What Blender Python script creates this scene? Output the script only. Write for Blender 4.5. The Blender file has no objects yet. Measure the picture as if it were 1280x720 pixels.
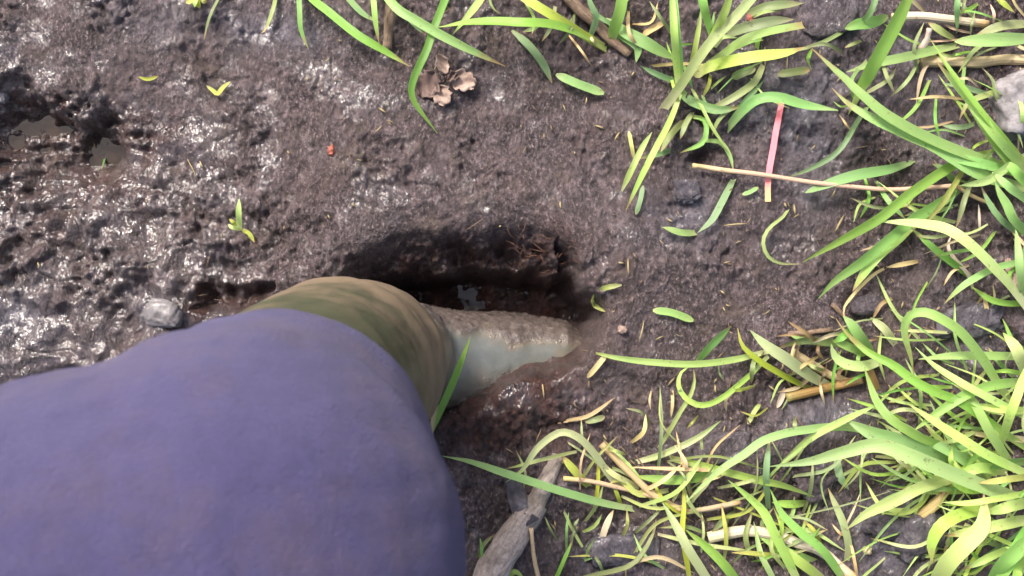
import bpy, bmesh, math, random
import numpy as np
from mathutils import Vector, Matrix

random.seed(7)
rng = np.random.default_rng(11)
scene = bpy.context.scene
COL = scene.collection

# ------------------------------------------------------------------ world scale
H = 0.95                       # lens height above the mud
K = 0.85 / 1280.0              # metres per photo pixel on the mud
def P(px, py, z=0.0):
    f = K * (H - z) / H
    return ((px - 640) * f, (360 - py) * f, z)

# ------------------------------------------------------------------ numpy noise
def _hash(ix, iy, seed):
    n = (ix.astype(np.int64) * 374761393 + iy.astype(np.int64) * 668265263 + seed * 974634777) & 0x7fffffff
    n = ((n ^ (n >> 13)) * 1274126177) & 0x7fffffff
    n = (n ^ (n >> 16)) & 0x7fffffff
    n = (n * 1103515245 + 12345) & 0x7fffffff
    return ((n >> 7) & 0xffff) / 65535.0
def perlin(x, y, seed=0):
    ix = np.floor(x); iy = np.floor(y); fx = x - ix; fy = y - iy
    u = fx*fx*fx*(fx*(fx*6-15)+10); v = fy*fy*fy*(fy*(fy*6-15)+10)
    def g(dx, dy):
        a = _hash(ix+dx, iy+dy, seed) * 2*np.pi
        return np.cos(a)*(fx-dx) + np.sin(a)*(fy-dy)
    a = g(0,0)*(1-u) + g(1,0)*u
    b = g(0,1)*(1-u) + g(1,1)*u
    return (a*(1-v) + b*v) * 1.5
def fbm(x, y, seed=0, oct=4, gain=.5):
    s = 0; a = 1
    for i in range(oct):
        s = s + a*perlin(x, y, seed+i*17); x = x*2.03+3.1; y = y*2.03-1.7; a *= gain
    return s
def worley(x, y, seed=0):
    ix = np.floor(x); iy = np.floor(y)
    d1 = np.full(x.shape, 9.0); d2 = np.full(x.shape, 9.0)
    for dx in (-1,0,1):
        for dy in (-1,0,1):
            cx = ix+dx; cy = iy+dy
            px = cx + .1+.8*_hash(cx, cy, seed); py = cy + .1+.8*_hash(cx, cy, seed+91)
            d = (px-x)**2 + (py-y)**2
            d2 = np.minimum(d2, np.maximum(d, d1)); d1 = np.minimum(d1, d)
    return np.sqrt(d1), np.sqrt(d2)
def sstep(a, b, x):
    t = np.clip((x-a)/(b-a), 0, 1); return t*t*(3-2*t)
def poly_sd(px, py, pts):
    """distance in photo pixels, positive inside"""
    d = np.full(px.shape, 1e9); inside = np.zeros(px.shape, bool)
    n = len(pts)
    for i in range(n):
        ax, ay = pts[i]; bx, by = pts[(i+1) % n]
        ex, ey = bx-ax, by-ay
        t = np.clip(((px-ax)*ex + (py-ay)*ey)/(ex*ex+ey*ey), 0, 1)
        d = np.minimum(d, np.hypot(px-ax-t*ex, py-ay-t*ey))
        c = ((ay > py) != (by > py)) & (px < (bx-ax)*(py-ay)/((by-ay) if by != ay else 1e-9) + ax)
        inside ^= c
    return np.where(inside, d, -d)
def blob(u, v, cx, cy, rx, ry):
    return np.exp(-(((u-cx)/rx)**2 + ((v-cy)/ry)**2))

# ------------------------------------------------------------------ ground height
HOLE = [(405,352),(440,318),(480,292),(545,276),(620,272),(692,288),(742,328),(766,384),(760,425),(738,456),
        (690,468),(640,486),(600,508),(550,528),(470,560),(330,560),(300,400)]
SLOT = [(420,356),(470,346),(520,338),(600,334),(660,336),(718,346),(752,372),(760,404),(742,440),(690,462),(640,486),(600,508),(550,528),(470,560),(330,560),(320,420)]
PUDDLE = [(-160,185),(-100,128),(0,140),(70,120),(110,122),(146,140),(152,180),(160,215),(120,232),(70,205),(0,196),(-60,215)]
GUTTER = [(215,392),(250,360),(300,352),(350,345),(345,375),(290,392),(240,402)]
GUTTER2 = [(-10,150),(-8,88),(30,92),(38,125),(30,150)]
WATER_HOLE = -0.134
WATER_PUD = -0.0475

CX, CY = .50, .30
def masks(u, v):
    w1 = fbm(u/70, v/70, 301, 3)*16
    w2 = fbm(u/70+9, v/70, 331, 3)*16
    uu, vv = u+w1, v+w2
    hole = poly_sd(uu, vv, HOLE)
    w3 = fbm(u/34+4, v/26, 341, 4, .6)*22
    pu, pv = uu+w3, vv-w3*.7
    ry = np.where(pv < 178, 56, 92)
    pud = 46*(1 - np.hypot((pu-36)/150, (pv-178)/ry))
    gut = poly_sd(uu+w3*.5, vv, GUTTER)
    g2 = 30*(1 - np.hypot((pu-0)/52, (pv-128)/30))
    return uu, vv, hole, pud, gut, g2

def ground_fields(x, y, detail=True):
    u = x/K + 640; v = 360 - y/K
    uu, vv, hole, pud, gut, g2 = masks(u, v)
    out_ = np.maximum(np.abs(x)-CX, np.abs(y)-CY)
    far = sstep(.42, .30, out_)                            # lumps fade out well outside the picture
    near = sstep(.06, .0, out_)*(1-.75*sstep(0, 24, pud))                            # the finest grain only where the sheet can carry it
    left = sstep(420, 150, u)*sstep(120, 260, v)           # churned wet clods
    h = .010*fbm(x/.16, y/.16, 5, 2) + .0045*fbm(x/.06, y/.06, 8, 2)
    h = h + .05*fbm(x/2.5, y/2.5, 3, 2)*sstep(.6, 3, np.hypot(x, y))
    # slight rise along the trodden rim of the hole, and dips
    h = h + .008*np.exp(-((hole+18)/26)**2)*sstep(520, 330, vv)
    h = h - .018*blob(u, v, 1060, 470, 90, 40) - .015*blob(u, v, 1010, 640, 120, 60) - .012*blob(u, v, 940, 170, 70, 60)
    h = h - .03*blob(u, v, 880, 195, 17, 13)               # worm-hole beside the stalk
    h = h - .012*sstep(9, 0, np.abs(poly_sd(u, v, [(1235,392),(1262,420),(1290,448),(1264,422)])))
    if detail:
        wx = perlin(x/.03, y/.03, 41)*.010; wy = perlin(x/.03, y/.03, 42)*.010
        a, b = worley((x+wx)/.034, (y+wy)/.030, 61)
        c, d = worley((x+wx*.7)/.0135, (y+wy*.7)/.0165, 62)
        e, f = worley((x+wx*.3)/.0052, (y+wy*.3)/.0075, 63)
        amp = .75 + 1.1*left + .25*sstep(700, 1000, u) + .5*sstep(90, 0, v)*sstep(400, 200, u)
        pat = sstep(-.25, .45, fbm(x/.09, y/.09, 71, 3))    # some patches pressed smooth
        amp = amp*(.25+1.05*pat)
        h = h + amp*far*(.0062*(.45-a) + .0044*(.5-c) + near*.0030*(.5-e))
        h = h + far*amp*(.0036*fbm(x/.022, y/.026, 77, 3, .6))
        h = h + near*(.30+.75*pat)*(1-.35*left)*(.0022*perlin(x/.0062, y/.0085, 81) + .0017*perlin(x/.0036, y/.0056, 84) + .0010*perlin(x/.0024, y/.0036, 82))
        h = h + left*far*.014*np.clip(fbm(x/.045, y/.040, 88, 3)-.1, -.6, .8)
        cr = np.abs(fbm(x/.11+wx*3, y/.075, 95, 3)); h = h - far*.003*sstep(.09, .0, cr)*(.4+.6*left)
    # boot hole
    wtop = 70.0
    width = np.where(vv < 400, wtop, 42.0)
    width = np.where(uu > 690, 38.0, width)
    slot = poly_sd(u+(uu-u)*.5, v+(vv-v)*.5, SLOT)
    dep = .36*sstep(0, 1, np.clip(hole/width, 0, 1)) + .64*sstep(0, 1, np.clip(slot/np.where(vv < 410, 24.0, 40.0), 0, 1))*sstep(0, 20, hole+14)
    if detail:
        lump = .0075*fbm(x/.0095, y/.0095, 140, 3, .6)*np.clip(dep*5, 0, 1)*np.clip(1.15-dep, 0, 1) + .009*fbm(x/.026, y/.022, 120, 4, .6)*np.clip(dep*2.5, 0, 1)*np.clip(1.35-dep, .55, 1)
    else:
        lump = 0
    h = h*(1-.88*dep) - .131*dep + lump
    # peat slumped against the near side of the boot
    h = h + .012*blob(u, v, 640, 500, 90, 35)
    # puddle footprint: steep far wall, flat near side
    pd = np.where(vv < 178, sstep(-6, 34, pud), sstep(-6, 46, pud))
    h = h*(1-.75*pd) - .034*pd - .034*blob(uu, vv, 110, 184, 30, 26) - .022*blob(uu, vv, 30, 150, 70, 18)
    if detail: h = h + pd*.013*fbm(x/.026, y/.02, 130, 4, .5)
    gd = sstep(0, 20, gut); h = h - .022*gd
    h = h - .016*sstep(-6, 26, g2)
    return h, u, v, hole, pud, gut, left

def axis(c, step, far):
    core = np.arange(-c, c+step/2, step)
    p = core[-1]; out = []; s = step
    while p < c+.42:                       # a band of middling resolution just outside the picture
        s = min(s*1.12, .005); p += s; out.append(p)
    while p < far:
        s *= 1.22; p += s; out.append(p)
    out = np.array(out)
    return np.concatenate([-out[::-1], core, out])
xs = axis(CX, .00125, 60); ys = axis(CY, .00125, 60)
X, Y = np.meshgrid(xs, ys)
Z, U, V, SD_HOLE, SD_PUD, SD_GUT, LEFT = ground_fields(X, Y, True)

# smooth sampler that plants, stones and sticks rest on
_sx = np.arange(-.9, .9001, .006); _sy = np.arange(-.6, .6001, .006)
_SX, _SY = np.meshgrid(_sx, _sy)
_SZ = ground_fields(_SX, _SY, True)[0]
for _ in range(2):
    p = np.pad(_SZ, 1, mode='edge')
    _SZ = (p[:-2,1:-1]+p[2:,1:-1]+p[1:-1,:-2]+p[1:-1,2:]+2*p[1:-1,1:-1])/6
def gz(x, y):
    i = min(max((x+.9)/.006, 0), len(_sx)-1.001); j = min(max((y+.6)/.006, 0), len(_sy)-1.001)
    a, b = int(i), int(j); fx, fy = i-a, j-b
    return float((_SZ[b,a]*(1-fx)+_SZ[b,a+1]*fx)*(1-fy) + (_SZ[b+1,a]*(1-fx)+_SZ[b+1,a+1]*fx)*fy)
def PG(px, py, e=0.0):
    """point e metres above the mud that the photo pixel sees"""
    z = 0.0
    for _ in range(3):
        x, y, _z = P(px, py, z); z = gz(x, y) + e
    return Vector(P(px, py, z))

# ------------------------------------------------------------------ material helpers
def mat(name):
    m = bpy.data.materials.new(name); m.use_nodes = True
    nt = m.node_tree; nt.nodes.clear()
    out = nt.nodes.new('ShaderNodeOutputMaterial')
    return m, nt, out
class N:
    def __init__(s, nt): s.nt = nt
    def __call__(s, typ, ins=None, **kw):
        n = s.nt.nodes.new(typ)
        for k, v in kw.items(): setattr(n, k, v)
        for k, v in (ins or {}).items():
            if isinstance(v, bpy.types.NodeSocket): s.nt.links.new(v, n.inputs[k])
            else: n.inputs[k].default_value = v
        return n
    def mix(s, f, a, b, bt='MIX'):
        n = s.nt.nodes.new('ShaderNodeMix'); n.data_type = 'RGBA'; n.blend_type = bt
        for k, v in ((0, f), (6, a), (7, b)):
            if isinstance(v, bpy.types.NodeSocket): s.nt.links.new(v, n.inputs[k])
            else: n.inputs[k].default_value = v if k == 0 else (*v[:3], 1)
        return n.outputs[2]
    def ramp(s, f, stops):
        n = s.nt.nodes.new('ShaderNodeValToRGB'); s.nt.links.new(f, n.inputs[0])
        e = n.color_ramp.elements
        while len(e) < len(stops): e.new(.5)
        for i, (p, c) in enumerate(stops):
            e[i].position = p; e[i].color = (*c, 1) if isinstance(c, tuple) else (c, c, c, 1)
        return n.outputs[0]
    def math(s, op, a, b=0.0, c=None):
        n = s.nt.nodes.new('ShaderNodeMath'); n.operation = op
        for k, v in enumerate((a, b, c)):
            if v is None: continue
            if isinstance(v, bpy.types.NodeSocket): s.nt.links.new(v, n.inputs[k])
            else: n.inputs[k].default_value = v
        return n.outputs[0]

def m_ground(name='wet mud', tint=None):
    m, nt, out = mat(name); n = N(nt)
    tc = n('ShaderNodeTexCoord').outputs['Object']
    at = n('ShaderNodeAttribute', attribute_name='soil')
    sep = n('ShaderNodeSeparateColor', {0: at.outputs['Color']})
    peat, grey, wet = sep.outputs[0], sep.outputs[1], sep.outputs[2]
    if tint is not None:                                    # loose clods carry no painted soil map
        grey = n('ShaderNodeValue').outputs[0]; grey.default_value = tint
        wet = n('ShaderNodeValue').outputs[0]; wet.default_value = .45
    st = n('ShaderNodeMapping', {0: tc, 3: (1.0, .62, 1.0)}).outputs[0]
    big = n('ShaderNodeTexNoise', {'Vector': tc, 'Scale': 18.0, 'Detail': 4.0, 'Roughness': .6}).outputs[0]
    med = n('ShaderNodeTexNoise', {'Vector': st, 'Scale': 105.0, 'Detail': 8.0, 'Roughness': .78, 'Distortion': .4}).outputs[0]
    fine = n('ShaderNodeTexNoise', {'Vector': st, 'Scale': 430.0, 'Detail': 5.0, 'Roughness': .75}).outputs[0]
    grit = n('ShaderNodeTexVoronoi', {'Vector': st, 'Scale': 430.0}).outputs[0]
    base = n.ramp(med, [(.34, (.0095, .006, .0065)), (.45, (.041, .029, .031)), (.56, (.082, .0605, .064)), (.67, (.160, .123, .130))])
    base = n.mix(n.ramp(big, [(.38, 0.0), (.62, .55)]), base, (.052, .034, .031))
    smear0 = n.ramp(n('ShaderNodeTexNoise', {'Vector': n('ShaderNodeMapping', {0: tc, 3: (.7, 1.0, 1.0)}).outputs[0], 'Scale': 17.0, 'Detail': 5.0, 'Roughness': .6, 'Distortion': .8}).outputs[0], [(.40, .6), (.54, 1.0)])
    fine0 = fine; fine = n.math('MULTIPLY_ADD', n.math('SUBTRACT', fine, .5), smear0, .5)
    base = n.mix(n.ramp(fine, [(.53, 0.0), (.64, .9)]), base, (.215, .168, .172))
    base = n.mix(n.ramp(fine, [(.36, .9), (.48, 0.0)]), base, (.010, .007, .007))
    tanp = n('ShaderNodeTexNoise', {'Vector': tc, 'Scale': 34.0, 'Detail': 6.0, 'Roughness': .7}).outputs[0]
    base = n.mix(n.ramp(tanp, [(.54, 0.0), (.66, .45)]), base, (.088, .066, .052))
    gcol = n.ramp(med, [(.34, (.024, .022, .028)), (.52, (.078, .072, .088)), (.68, (.17, .16, .185))])
    base = n.mix(grey, base, gcol)
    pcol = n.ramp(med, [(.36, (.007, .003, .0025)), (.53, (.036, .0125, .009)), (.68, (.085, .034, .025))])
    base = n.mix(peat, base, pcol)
    wn = n.math('MULTIPLY_ADD', big, .5, n.math('MULTIPLY', med, .5))
    rough = n.math('SUBTRACT', .70, n.math('MULTIPLY', wet, .38))
    rough = n.math('ADD', rough, n.math('MULTIPLY', n.math('SUBTRACT', wn, .5), .9))
    rough = n('ShaderNodeClamp', {0: rough, 1: .16, 2: .95}).outputs[0]
    fine = fine0
    smear = n.ramp(n('ShaderNodeTexNoise', {'Vector': n('ShaderNodeMapping', {0: tc, 3: (.7, 1.0, 1.0)}).outputs[0], 'Scale': 17.0, 'Detail': 5.0, 'Roughness': .6, 'Distortion': .8}).outputs[0], [(.40, .45), (.54, 1.0)])
    fine = n.math('MULTIPLY_ADD', n.math('SUBTRACT', fine, .5), smear, .5)
    grit = n.math('MULTIPLY', grit, smear)
    hgt = n.math('ADD', n.math('MULTIPLY', med, .9), n.math('ADD', n.math('MULTIPLY', fine, .8), n.math('MULTIPLY', grit, .3)))
    bump = n('ShaderNodeBump', {'Strength': 1.0, 'Distance': .0055, 'Height': hgt}).outputs[0]
    fz = n('ShaderNodeTexNoise', {'Vector': st, 'Scale': 340.0, 'Detail': 2.0, 'Roughness': .5}).outputs[0]
    fq = n('ShaderNodeTexNoise', {'Vector': st, 'Scale': 75.0, 'Detail': 2.0, 'Roughness': .5}).outputs[0]
    film = n('ShaderNodeBump', {'Strength': 1.0, 'Distance': .0042, 'Height': n.math('ADD', n.math('MULTIPLY', fz, .55), fq)}).outputs[0]
    patchy = n('ShaderNodeTexNoise', {'Vector': tc, 'Scale': 42.0, 'Detail': 4.0, 'Roughness': .6}).outputs[0]
    coat = n('ShaderNodeClamp', {0: n.math('MULTIPLY', n.math('ADD', n.math('SUBTRACT', wet, .36), n.math('MULTIPLY', n.math('SUBTRACT', patchy, .5), 2.6)), 1.7), 2: .9}).outputs[0]
    crough = n.ramp(big, [(.36, .07), (.64, .26)])
    bs = n('ShaderNodeBsdfPrincipled', {'Base Color': base, 'Roughness': rough, 'Normal': bump, 'Specular IOR Level': .4,
           'Coat Weight': coat, 'Coat Roughness': crough, 'Coat IOR': 1.6, 'Coat Normal': film})
    nt.links.new(bs.outputs[0], out.inputs[0])
    return m

def m_grass(name, c_mid, c_tip, c_base, trans=.48, dry=0.0):
    m, nt, out = mat(name); n = N(nt)
    uv = n('ShaderNodeUVMap', uv_map='UVMap').outputs[0]
    sx = n('ShaderNodeSeparateXYZ', {0: uv})
    oi = n('ShaderNodeObjectInfo')
    rnd = oi.outputs['Random']
    loc = n('ShaderNodeTexCoord').outputs['Object']
    ns = n('ShaderNodeTexNoise', {'Vector': loc, 'Scale': 90.0, 'Detail': 3.0}).outputs[0]
    v = n.math('ADD', sx.outputs[1], n.math('MULTIPLY', n.math('SUBTRACT', ns, .5), .35))
    col = n.ramp(v, [(0.0, c_base), (.22, c_mid), (.72, c_mid), (1.0, c_tip)])
    # each blade a little greener, yellower or duller
    hs = n('ShaderNodeHueSaturation', {'Color': col, 'Hue': n.math('MULTIPLY_ADD', rnd, .035, .482),
           'Saturation': n.math('MULTIPLY_ADD', n.math('FRACT', n.math('MULTIPLY', rnd, 7.3)), .3, .85),
           'Value': n.math('MULTIPLY_ADD', n.math('FRACT', n.math('MULTIPLY', rnd, 13.7)), .45, .88)}).outputs[0]
    brown = n.math('MULTIPLY', n.ramp(v, [(.84, 0.0), (.97, .9)]), n.ramp(n.math('FRACT', n.math('MULTIPLY', rnd, 29.3)), [(.55, 0.0), (.60, 1.0)]))
    hs = n.mix(brown, hs, (.30, .20, .09))
    soil = n('ShaderNodeTexNoise', {'Vector': loc, 'Scale': 75.0, 'Detail': 6.0, 'Roughness': .7}).outputs[0]
    hs = n.mix(n.ramp(soil, [(.63, 0.0), (.70, .6)]), hs, (.085, .065, .045))
    vein = n('ShaderNodeTexWave', {'Vector': n('ShaderNodeCombineXYZ', {0: sx.outputs[0], 1: n.math('MULTIPLY', sx.outputs[1], .15)}).outputs[0],
             'Scale': 3.2, 'Distortion': .6, 'Detail': 1.0}).outputs[1]
    hs = n.mix(n.math('MULTIPLY', vein, .12), hs, (.9, .95, .6), 'SOFT_LIGHT')
    spot = n('ShaderNodeTexNoise', {'Vector': loc, 'Scale': 260.0, 'Detail': 2.0}).outputs[0]
    hs = n.mix(n.ramp(spot, [(.66, 0.0), (.74, .6)]), hs, (.22, .17, .08))
    bump = n('ShaderNodeBump', {'Strength': .35, 'Distance': .0006, 'Height': vein}).outputs[0]
    bs = n('ShaderNodeBsdfPrincipled', {'Base Color': hs, 'Roughness': .42+.3*dry, 'Normal': bump, 'Specular IOR Level': .45})
    tr = n('ShaderNodeBsdfTranslucent', {0: n.mix(.5, hs, (.30, .42, .06), 'MULTIPLY') if dry else hs})
    mx = n('ShaderNodeMixShader', {0: trans, 1: bs.outputs[0], 2: tr.outputs[0]})
    nt.links.new(mx.outputs[0], out.inputs[0])
    return m

def m_noise(name, c1, c2, c3=None, scale=60., rough=.7, bump=.4, dist=.002, stretch=(1,1,1), spec=.4, wet=0.0):
    m, nt, out = mat(name); n = N(nt)
    tc = n('ShaderNodeTexCoord').outputs['Object']
    mp = n('ShaderNodeMapping', {0: tc, 3: stretch}).outputs[0]
    a = n('ShaderNodeTexNoise', {'Vector': mp, 'Scale': scale, 'Detail': 6.0, 'Roughness': .65}).outputs[0]
    b = n('ShaderNodeTexNoise', {'Vector': mp, 'Scale': scale*6, 'Detail': 4.0, 'Roughness': .65}).outputs[0]
    col = n.ramp(a, [(.32, c1), (.68, c2)] if c3 is None else [(.3, c1), (.5, c2), (.7, c3)])
    col = n.mix(n.ramp(b, [(.5, 0.0), (.75, .5)]), col, tuple(x*.45 for x in c1))
    hg = n.math('ADD', a, n.math('MULTIPLY', b, .35))
    bp = n('ShaderNodeBump', {'Strength': bump, 'Distance': dist, 'Height': hg}).outputs[0]
    bs = n('ShaderNodeBsdfPrincipled', {'Base Color': col, 'Roughness': n.math('MULTIPLY_ADD', n.math('SUBTRACT', b, .5), .5, rough), 'Normal': bp,
           'Specular IOR Level': spec, 'Coat Weight': wet, 'Coat Roughness': .2})
    nt.links.new(bs.outputs[0], out.inputs[0])
    return m

def m_bark(name, c1, c2, c3, wet=.1):
    m, nt, out = mat(name); n = N(nt)
    uv = n('ShaderNodeUVMap', uv_map='UVMap').outputs[0]; tc = n('ShaderNodeTexCoord').outputs['Object']
    g = n('ShaderNodeTexNoise', {'Vector': n('ShaderNodeMapping', {0: uv, 3: (9.0, 2.2, 1.0)}).outputs[0], 'Scale': 3.0, 'Detail': 7.0, 'Roughness': .7, 'Distortion': .5}).outputs[0]
    f = n('ShaderNodeTexNoise', {'Vector': tc, 'Scale': 330.0, 'Detail': 5.0, 'Roughness': .7}).outputs[0]
    p = n('ShaderNodeTexNoise', {'Vector': tc, 'Scale': 55.0, 'Detail': 5.0, 'Roughness': .65}).outputs[0]
    col = n.ramp(n.math('MULTIPLY_ADD', f, .4, n.math('MULTIPLY', g, .6)), [(.36, c1), (.5, c2), (.64, c3)])
    col = n.mix(n.ramp(p, [(.52, 0.0), (.66, .5)]), col, (.085, .064, .056))          # mud stuck to the bark
    bp = n('ShaderNodeBump', {'Strength': .9, 'Distance': .0030, 'Height': n.math('ADD', g, n.math('MULTIPLY', f, .5))}).outputs[0]
    bs = n('ShaderNodeBsdfPrincipled', {'Base Color': col, 'Roughness': .7, 'Normal': bp, 'Specular IOR Level': .35, 'Coat Weight': wet, 'Coat Roughness': .3})
    nt.links.new(bs.outputs[0], out.inputs[0])
    return m

def m_cloth():
    m, nt, out = mat('blue violet cloth'); n = N(nt)
    tc = n('ShaderNodeTexCoord').outputs['Object']
    a = n('ShaderNodeTexNoise', {'Vector': tc, 'Scale': 26.0, 'Detail': 5.0, 'Roughness': .6}).outputs[0]
    b = n('ShaderNodeTexNoise', {'Vector': tc, 'Scale': 900.0, 'Detail': 2.0}).outputs[0]
    wa = n('ShaderNodeTexNoise', {'Vector': n('ShaderNodeMapping', {0: tc, 3: (1.0, .12, .3)}).outputs[0], 'Scale': 2200.0, 'Detail': 2.0}).outputs[0]
    wb = n('ShaderNodeTexNoise', {'Vector': n('ShaderNodeMapping', {0: tc, 3: (.12, 1.0, .3)}).outputs[0], 'Scale': 2200.0, 'Detail': 2.0}).outputs[0]
    wv = n.math('ADD', wa, wb)
    col = n.ramp(a, [(.3, (.030, .026, .074)), (.7, (.041, .036, .093))])
    col = n.mix(n.math('MULTIPLY', wv, .5), col, (.043, .038, .088))
    dust = n('ShaderNodeTexNoise', {'Vector': tc, 'Scale': 14.0, 'Detail': 7.0, 'Roughness': .7}).outputs[0]
    col = n.mix(n.ramp(dust, [(.48, 0.0), (.66, .75)]), col, (.058, .044, .066))
    mot = n('ShaderNodeTexNoise', {'Vector': tc, 'Scale': 120.0, 'Detail': 6.0, 'Roughness': .75}).outputs[0]
    col = n.mix(n.ramp(mot, [(.30, .4), (.55, 0.0)]), col, (.019, .017, .044))
    spk = n('ShaderNodeTexNoise', {'Vector': tc, 'Scale': 85.0, 'Detail': 3.0, 'Roughness': .6}).outputs[0]
    col = n.mix(n.ramp(spk, [(.73, 0.0), (.77, .5)]), col, (.060, .043, .036))
    bp = n('ShaderNodeBump', {'Strength': .8, 'Distance': .0016, 'Height': n.math('ADD', wv, n.math('ADD', b, mot))}).outputs[0]
    bs = n('ShaderNodeBsdfPrincipled', {'Base Color': col, 'Roughness': .9, 'Normal': bp, 'Specular IOR Level': .2,
           'Sheen Weight': .12, 'Sheen Roughness': .5, 'Sheen Tint': (.7, .7, 1, 1)})
    nt.links.new(bs.outputs[0], out.inputs[0])
    return m

def m_boot():
    m, nt, out = mat('muddy olive rubber'); n = N(nt)
    tc = n('ShaderNodeTexCoord').outputs['Object']
    at = n('ShaderNodeAttribute', attribute_name='soil')
    sep = n('ShaderNodeSeparateColor', {0: at.outputs['Color']})
    mud, foot = sep.outputs[0], sep.outputs[1]
    a = n('ShaderNodeTexNoise', {'Vector': tc, 'Scale': 48.0, 'Detail': 8.0, 'Roughness': .68}).outputs[0]
    b = n('ShaderNodeTexNoise', {'Vector': tc, 'Scale': 240.0, 'Detail': 5.0, 'Roughness': .7}).outputs[0]
    rub = n.mix(foot, n.ramp(a, [(.3, (.034, .042, .022)), (.7, (.064, .066, .036))]), n.ramp(a, [(.3, (.062, .066, .056)), (.7, (.115, .118, .102))]))
    film = n.ramp(a, [(.3, (.088, .064, .041)), (.7, (.138, .104, .068))])          # dried splash
    cake = n.ramp(b, [(.34, (.030, .022, .018)), (.5, (.058, .044, .038)), (.68, (.105, .084, .073))])
    thick = sep.outputs[2]
    f = n.math('ADD', mud, n.math('MULTIPLY', n.math('SUBTRACT', a, .5), .5))
    f = n.math('ADD', f, n.math('MULTIPLY', n.math('SUBTRACT', b, .5), .35))
    f = n.ramp(f, [(.30, 0.0), (.70, .95)])
    col = n.mix(f, rub, film)
    ft = n.math('ADD', thick, n.math('MULTIPLY', n.math('SUBTRACT', b, .5), .8))
    ft = n.ramp(ft, [(.32, 0.0), (.66, 1.0)])
    col = n.mix(ft, col, cake)
    rough = n.math('ADD', .36, n.math('ADD', n.math('MULTIPLY', f, .25), n.math('MULTIPLY', ft, .1)))
    hg = n.math('ADD', n.math('MULTIPLY', b, n.math('MULTIPLY_ADD', ft, .9, .14)), n.math('MULTIPLY', f, .12))
    bp = n('ShaderNodeBump', {'Strength': .6, 'Distance': .0020, 'Height': hg}).outputs[0]
    bs = n('ShaderNodeBsdfPrincipled', {'Base Color': col, 'Roughness': rough, 'Normal': bp, 'Specular IOR Level': .45,
           'Coat Weight': n.math('MULTIPLY', foot, .9), 'Coat Roughness': .16, 'Coat Normal': bp})
    nt.links.new(bs.outputs[0], out.inputs[0])
    return m

def m_water(name, c):
    m, nt, out = mat(name); n = N(nt)
    tc = n('ShaderNodeTexCoord').outputs['Object']
    a = n('ShaderNodeTexNoise', {'Vector': tc, 'Scale': 40.0, 'Detail': 3.0}).outputs[0]
    sil = n('ShaderNodeTexNoise', {'Vector': tc, 'Scale': 90.0, 'Detail': 6.0, 'Roughness': .7}).outputs[0]
    col = n.ramp(sil, [(.35, tuple(x*.6 for x in c)), (.7, tuple(x*1.4 for x in c))])
    bp = n('ShaderNodeBump', {'Strength': .25, 'Distance': .002, 'Height': a}).outputs[0]
    bs = n('ShaderNodeBsdfPrincipled', {'Base Color': col, 'Roughness': .07, 'IOR': 1.33, 'Normal': bp})
    nt.links.new(bs.outputs[0], out.inputs[0])
    return m

M = {
 'mud': m_ground(), 'clod': m_ground('grey mud clod', .75), 'dstone': m_ground('dark grey clod', .35),
 'g': m_grass('green blade', (.205, .375, .095), (.27, .40, .115), (.36, .43, .17)),
 'l': m_grass('lime blade', (.355, .49, .135), (.31, .43, .14), (.54, .57, .28)),
 'b': m_grass('blue green blade', (.16, .275, .115), (.20, .29, .13), (.21, .29, .12)),
 'y': m_grass('yellow blade', (.34, .38, .085), (.44, .37, .13), (.36, .36, .16)),
 'p': m_grass('pale blade', (.40, .45, .19), (.27, .38, .11), (.52, .50, .30)),
 'd': m_grass('dull blade', (.17, .21, .085), (.23, .21, .10), (.20, .20, .10), .25),
 's': m_grass('straw', (.36, .28, .15), (.40, .31, .18), (.30, .22, .12), .15, 1.0),
 'litterstraw': m_grass('muddy straw', (.19, .145, .085), (.20, .15, .09), (.14, .10, .06), .05, 1.0),
 'o': m_grass('orange brown blade', (.22, .135, .060), (.18, .09, .055), (.20, .17, .07), .2, .6),
 'r': m_grass('red blade', (.60, .07, .12), (.66, .36, .08), (.52, .06, .10), .3),
 'k': m_grass('pinkish stalk', (.36, .235, .16), (.36, .22, .15), (.36, .28, .12), .1, .7),
 'w': m_grass('bleached stalk', (.34, .28, .21), (.30, .23, .17), (.32, .27, .17), .1, 1.0),
 'bark': m_bark('muddy bark', (.13, .105, .09), (.27, .225, .195), (.40, .345, .31)),
 'bark2': m_bark('brown bark', (.075, .045, .030), (.18, .122, .080), (.29, .21, .15)),
 'stone': m_noise('grey stone', (.075, .07, .072), (.24, .225, .235), None, 55., .75, .6, .0025, (1,1,1), .3, 0.),
 'wstone': m_noise('wet grey stone', (.045, .040, .042), (.16, .15, .155), None, 70., .5, .6, .002, (1,1,1), .5, .35),
 'leaf': m_noise('dead leaf', (.13, .088, .068), (.28, .205, .17), None, 80., .75, .4, .001),
 'dleaf': m_noise('dark dead leaf', (.055, .034, .030), (.11, .07, .058), None, 80., .7, .4, .001),
 'root': m_noise('rusty root', (.07, .032, .02), (.17, .085, .05), None, 200., .8, .3, .001),
 'cloth': m_cloth(),
 'boot': m_boot(),
 'brown_water': m_water('brown water', (.017, .0085, .0045)),
 'dark_water': m_water('dark water', (.012, .009, .009)),
 'red': m_noise('red fleck', (.13, .035, .022), (.24, .062, .036), None, 200., .6, .3, .001),
}

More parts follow.
